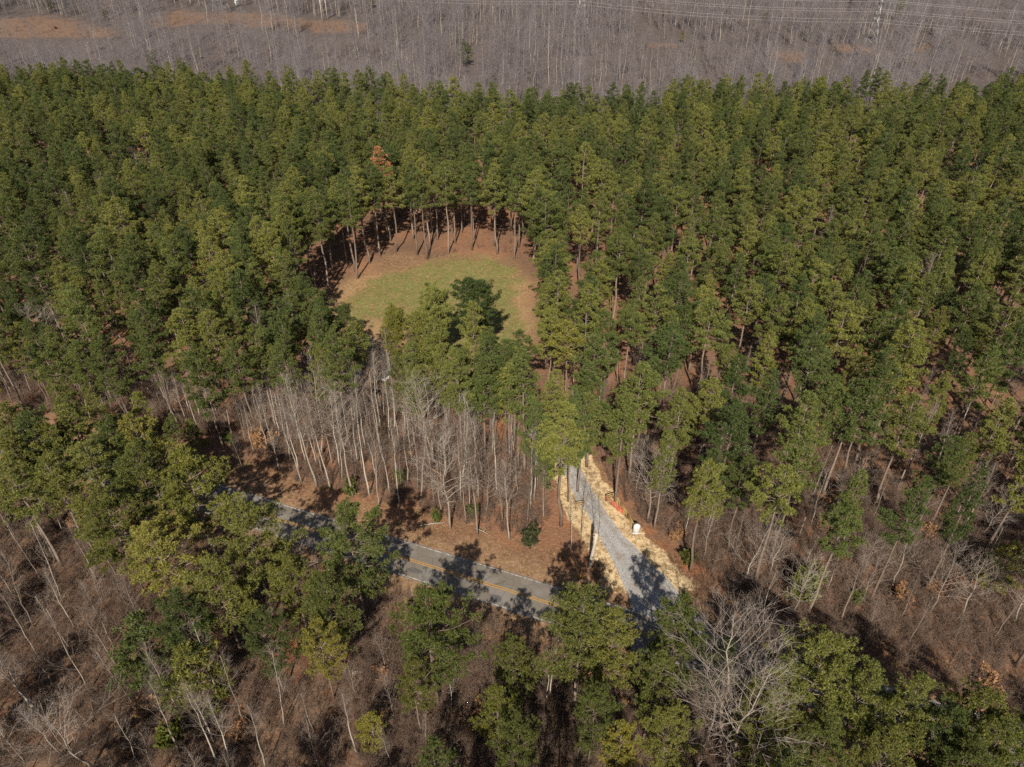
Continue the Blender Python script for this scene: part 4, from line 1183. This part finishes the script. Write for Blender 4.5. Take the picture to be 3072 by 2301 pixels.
# brown mound and pale tuft beside the pillar
# snag
b1, h1 = based(1768, 1702, 1790, 1600)
sg = thing("dead_snag", "broken pale dead trunk leaning beside the gravel driveway", "dead tree", (*b1, 0))
top = np.array(at(1790, 1600, h1)) - b1
V, T = tube([(0, 0, -.3), (top[0] * .35, top[1] * .2, h1 * .3), (top[0] * .8, 0, h1 * .7), (top[0], 0, h1)], [.34, .27, .25, .22], 9)
part("trunk", sg, (V, T), M['pale_bark'], True)
V, T = join([(*tube([(top[0], 0, h1 - .1), (top[0] + .1, .05, h1 + .5)], [.16, .03], 5), 0), (*tube([(top[0] - .1, 0, h1 - .1), (top[0] - .16, .02, h1 + .3)], [.10, .02], 5), 0)])[:2]
part("splinter", sg, (V, T), M['grey_bark'])
part("branch_stub", sg, tube([(top[0] * .8, 0, h1 * .7), (top[0] * .8 + .9, .2, h1 * .7 + .5), (top[0] * .8 + 1.5, .3, h1 * .7 + .6)], [.07, .045, .015], 5), M['pale_bark'])
# orange marker
mx_, my_ = at(1740, 1737)
mk = thing("marker_post", "slim orange utility marker in the pine shade by the road", "marker post", (mx_, my_, 0))
org = simple("orange_plastic", (0.75, 0.32, 0.02), 0.5, 0.1)
part("post", mk, tube([(0, 0, -.1), (.05, 0, 1.15)], [.07, .07], 8), org)
part("top_piece", mk, tube([(.05, 0, 1.15), (.06, 0, 1.42), (.065, 0, 1.5)], [.085, .085, .03], 8), org)
# fallen logs
def log(label, a, b2, r, h0=.2):
    a, b2 = np.array(at(*a)), np.array(at(*b2)); d = b2 - a
    o = thing("fallen_log", label, "log", (*a, 0))
    g = RNG
    part("trunk", o, tube([(0, 0, h0), (d[0] * .5, d[1] * .5 + .1, h0 + .05), (d[0], d[1], h0 + .02)], [r, r * .85, r * .6], 8), M['pale_bark'], True)
    part("branch_stub", o, tube([(d[0] * .6, d[1] * .6, h0), (d[0] * .6 + .5, d[1] * .6 + .4, h0 + .5)], [.07, .03], 5), M['grey_bark'])
log("long pale fallen log on brown leaves between the roadside pines", (1057, 2022), (1189, 2000), .24)
log("short pale fallen log beside the yellow-green roadside pine", (1148, 1915), (1200, 1946), .2)
log("pale fallen log near the bottom edge under leafless saplings", (1125, 2295), (1160, 2255), .2)
log("thin grey fallen pole lying on the brown verge", (1255, 1580), (1335, 1570), .09)
log("thin pale branch on the verge beside the white-barked tree", (1425, 1587), (1465, 1605), .08)
# white stones at the ditch
stone_m = simple("white_stone", (0.72, 0.68, 0.62), 0.8, 0.1)
for px, py, r, lab in ((2705, 1934, .28, "white stone on the red earth bank below bare trees"), (2951, 2021, .22, "darker pair's western white stone on the bank near the right edge"), (2967, 2018, .3, "larger white stone on the bank near the right edge")):
    x, y = at(px, py)
    g = np.random.default_rng(px)
    ang = np.linspace(0, 6.283, 9, endpoint=False)
    rows = [(0.0, -.4), (.8, -.25), (1.0, 0.05), (.7, .45), (0.0, .6)]
    V = [(rr * math.cos(a) * r * g.uniform(.8, 1.2), rr * math.sin(a) * r * g.uniform(.8, 1.2), z * r) for rr, z in rows for a in ang]
    T = [t for i_ in range(4) for k in range(9) for t in ((i_ * 9 + k, i_ * 9 + (k + 1) % 9, (i_ + 1) * 9 + (k + 1) % 9), (i_ * 9 + k, (i_ + 1) * 9 + (k + 1) % 9, (i_ + 1) * 9 + k))]
    tag(link("boulder", mesh_np("boulder", V, T, [stone_m]), None, (x, y, float(height((x, y))) + .1)), lab.replace("darker pair's western white", "small white"), "stone", "white stones on the bank")

# ------------------------------------------------------------------ parked cars
glass_m = simple("car_glass", (0.02, 0.025, 0.035), 0.1, 0.1)
tyre_m = simple("tyre_rubber", (0.02, 0.02, 0.02), 0.9, 0.1)
rim_m = simple("wheel_rim", (0.45, 0.45, 0.46), 0.35, 0.1, 3, 0.8)
lamp_m = simple("lamp_lens", (0.75, 0.75, 0.72), 0.15, 0.05)
def car(label, px, py, rz, colr, tall=1.0):
    x, y = at(px, py)
    paint_m = simple("car_paint_" + label.split()[0], colr, 0.22, 0.04)
    r = thing("parked_car", label, "car", (x, y, float(height((x, y))) + .02), rz, "cars parked under the pines")
    def loft(secs):
        V, T = [], []
        m_ = len(secs[0][1])
        for X, ring in secs:
            V += [(X, yv, zv) for yv, zv in ring]
        for s in range(len(secs) - 1):
            for k in range(m_):
                k2 = (k + 1) % m_
                p, q = s * m_ + k, s * m_ + k2
                T += [(p, q, q + m_), (p, q + m_, p + m_)]
        for s, rev in ((0, True), (len(secs) - 1, False)):
            c0 = len(V); V.append((secs[s][0], 0, np.mean([z for _, z in secs[s][1]])))
            for k in range(m_):
                k2 = (k + 1) % m_
                T.append((c0, s * m_ + k2, s * m_ + k) if rev else (c0, s * m_ + k, s * m_ + k2))
        return np.array(V), np.array(T)
    def ring(wd, z0, z1, c_=.12):
        return [(-wd, z0 + c_), (-wd + c_, z0), (wd - c_, z0), (wd, z0 + c_), (wd, z1 - c_), (wd - c_, z1), (-wd + c_, z1), (-wd, z1 - c_)]
    body = loft([(-2.35, ring(.72, .42, .78)), (-2.2, ring(.86, .32, .95)), (-1.0, ring(.91, .28, 1.0)), (.6, ring(.91, .28, 1.0)), (1.6, ring(.90, .30, .95)), (2.2, ring(.84, .34, .82)), (2.38, ring(.68, .42, .70))])
    part("body", r, body, paint_m, False)
    t1 = 1.52 * tall
    cab = loft([(-2.05 if tall > 1.05 else -1.75, ring(.76, .93, 1.05, .05)), (-1.65 if tall > 1.05 else -1.05, ring(.70, .93, t1 - .04, .08)), (-.2, ring(.70, .93, t1, .08)), (.45, ring(.69, .93, t1 - .05, .08)), (1.25, ring(.76, .93, 1.03, .04))])
    cb_ = part("window_band", r, cab, glass_m, False)
    part("roof", r, loft([(-1.6 if tall > 1.05 else -1.0, ring(.66, t1 - .05, t1 + .02, .03)), (-.2, ring(.68, t1 - .03, t1 + .04, .03)), (.42, ring(.64, t1 - .06, t1 + .01, .03))]), paint_m)
    for sx in (-1, 1):
        part("pillar", r, join([(*beam((.48, sx * .68, t1 - .02), (1.22, sx * .78, 1.0), .07, .07), 0), (*beam((-.35, sx * .72, t1 - .02), (-.3, sx * .80, .98), .09, .07), 0)])[:2], paint_m)
        for X in (-1.42, 1.42):
            yv = sx * .82
            w_ = part("wheel", r, tube([(X, yv - .11, .33), (X, yv + .11, .33)], [.33, .33], 14), tyre_m)
            part("rim", w_, tube([(X, yv + sx * .08, .33), (X, yv + sx * .125, .33)], [.2, .19], 10), rim_m)
        part("headlight", r, box(2.28, sx * .58, .62, .14, .26, .12), lamp_m)
        part("mirror", r, box(.95, sx * .98, 1.0, .12, .16, .11), paint_m)
    return r
car("blue-black car with a bright sill parked under the pines", 1060, 1124, -0.25, (0.055, 0.07, 0.16), 1.08)
car("white car glimpsed through pine branches beside a darker one", 1166, 1131, 1.05, (0.75, 0.75, 0.72), 1.12)

# ------------------------------------------------------------------ power line
steel = simple("galvanised_steel", (0.33, 0.32, 0.33), 0.6, 0.1, 1, 0.2)
pole_m = simple("weathered_pole", (0.50, 0.45, 0.41), 0.8, 0.15)
pyl_xy = [p for p, _ in PYL]; pyl_z = [z for _, z in PYL]
ldir = pyl_xy[2] - pyl_xy[0]; ldir /= np.linalg.norm(ldir); lnor = np.array((-ldir[1], ldir[0]))
arms = [(21.0, 6.5), (26.5, 5.2), (31.5, 4.2)]
def pylon(label, xy, z0):
    r = thing("power_pylon", label, "pylon", (*xy, z0), math.atan2(ldir[1], ldir[0]), "lattice pylons of the power line")
    hw = lambda z: 3.6 * (1 - z / 22) + 1.0 if z < 20 else 1.33 - (z - 20) * 0.07
    lv = [0, 6, 11, 15.5, 19, 22, 25, 28, 31, 34]
    for sx in (-1, 1):
        for sy in (-1, 1):
            segs = [beam((sx * hw(a), sy * hw(a), a - (.5 if a == 0 else 0)), (sx * hw(c_), sy * hw(c_), c_), .22, .22) for a, c_ in zip(lv[:-1], lv[1:])]
            part("leg", r, join([(V, T, 0) for V, T in segs])[:2], steel)
    for f in range(4):
        segs = []
        for a, c_ in zip(lv[:-1], lv[1:]):
            for s in (-1, 1):
                p = [s * hw(a), hw(a)]; q = [-s * hw(c_), hw(c_)]
                ca, sa = math.cos(f * math.pi / 2), math.sin(f * math.pi / 2)
                R2 = lambda v: (v[0] * ca - v[1] * sa, v[0] * sa + v[1] * ca)
                segs.append(beam((*R2(p), a), (*R2(q), c_), .11, .11))
        part("bracing", r, join([(V, T, 0) for V, T in segs])[:2], steel)
    for z, L in arms:
        for s in (-1, 1):
            segs = [beam((0.5, s * hw(z), z), (0, s * L, z + .4), .16, .16), beam((-.5, s * hw(z), z), (0, s * L, z + .4), .16, .16), beam((0, s * hw(z), z + 1.6), (0, s * L, z + .4), .12, .12)]
            ar = part("cross_arm", r, join([(V, T, 0) for V, T in segs])[:2], steel)
            part("insulator", ar, tube([(0, s * L, z + .3), (0, s * L, z - 1.5)], [.16, .16], 6), lamp_m)
    return r
pylon("steel lattice pylon on the orange clearing at the top left", pyl_xy[0], pyl_z[0])
pylon("steel lattice pylon amid grey woods near the top centre", pyl_xy[1], pyl_z[1])
pylon("steel lattice pylon over the woods toward the top right", pyl_xy[2], pyl_z[2])
hf = thing("pole_frame", "two-legged wooden power pole frame on the orange right-of-way", "power pole", (*POLEF, POLEZ), math.atan2(ldir[1], ldir[0]) + 0.1)
for s in (-1, 1):
    part("pole", hf, tube([(0, s * 4.6, -.5), (0, s * 4.4, 12), (0, s * 4.4, 21)], [.42, .36, .28], 8), pole_m)
part("cross_arm", hf, beam((0, -7, 19), (0, 7, 19), .35, .35), pole_m)
part("brace", hf, join([(*beam((0, -4.4, 9), (0, 4.4, 17), .2, .2), 0), (*beam((0, 4.4, 9), (0, -4.4, 17), .2, .2), 0)])[:2], pole_m)
cable_m = simple("aluminium_cable", (0.42, 0.41, 0.42), 0.6, 0.05)
ez = [pyl_z[0], *pyl_z, pyl_z[2]]
ends = [np.array(pyl_xy[0]) - ldir * 320] + [np.array(p) for p in pyl_xy] + [np.array(pyl_xy[2]) + ldir * 320]
lvl_name = {0: "lowest", 1: "middle", 2: "topmost"}
for ai, (z, L) in enumerate(arms):
    for s, nm in ((-1, "nearer"), (1, "farther")):
        path = []
        for a, c_, za, zb in zip(ends[:-1], ends[1:], ez[:-1], ez[1:]):
            for t in np.linspace(0, 1, 14, endpoint=False):
                p = a * (1 - t) + c_ * t + lnor * s * L
                sag = 4.5 * (1 - (2 * t - 1) ** 2) * (np.linalg.norm(c_ - a) / 300)
                path.append((p[0], p[1], z - 1.3 - sag + za * (1 - t) + zb * t))
        V, T = tube(path, [.045] * len(path), 4)
        tag(link("power_cable", mesh_np("power_cable", V, T, [cable_m])), f"{lvl_name[ai]} {nm} power cable sagging across the grey woods", "cable", "cables of the power line")
# small white shed by the right-of-way
(x, y), zz = at_land(713, 17)
sh = thing("white_shed", "tiny white shed at the wood's edge beside the far pylon", "shed", (x, y, zz), 0.3)
part("wall", sh, box(0, 0, 1.4, 3.4, 3.0, 2.9), white)
V = np.array([(-1.9, -1.7, 2.9), (1.9, -1.7, 2.9), (1.9, 1.7, 2.9), (-1.9, 1.7, 2.9), (-1.9, 0, 4.0), (1.9, 0, 4.0)])
part("roof", sh, (V, np.array([(0, 1, 5), (0, 5, 4), (2, 3, 4), (2, 4, 5), (0, 4, 3), (1, 2, 5), (0, 3, 2), (0, 2, 1)])), simple("shed_roof", (0.6, 0.59, 0.58)))
part("door", sh, box(.4, -1.53, 1.1, .9, .06, 2.0), simple("shed_door", (0.2, 0.2, 0.2)))
print("pines", len(pines), "things", len(pine_things), "bares", len(bares), "things", len(bare_things), "far", len(P), "brush", len(B))
# ------------------------------------------------------------------ air
HAZE = 0
if HAZE:
    V, T = box(0, 560, 38, 1500, 1360, 82)
    hm_ = bpy.data.materials.new("thin_haze"); hm_.use_nodes = True
    hn = hm_.node_tree; hn.nodes.remove(hn.nodes["Principled BSDF"])
    pv = hn.nodes.new("ShaderNodeVolumePrincipled")
    pv.inputs["Color"].default_value = (0.86, 0.90, 1.0, 1); pv.inputs["Density"].default_value = HAZE
    hn.links.new(pv.outputs[0], hn.nodes["Material Output"].inputs["Volume"])
    hz = mesh_np("haze", V, T, [hm_])
    tag(link("haze", hz), kind="stuff")
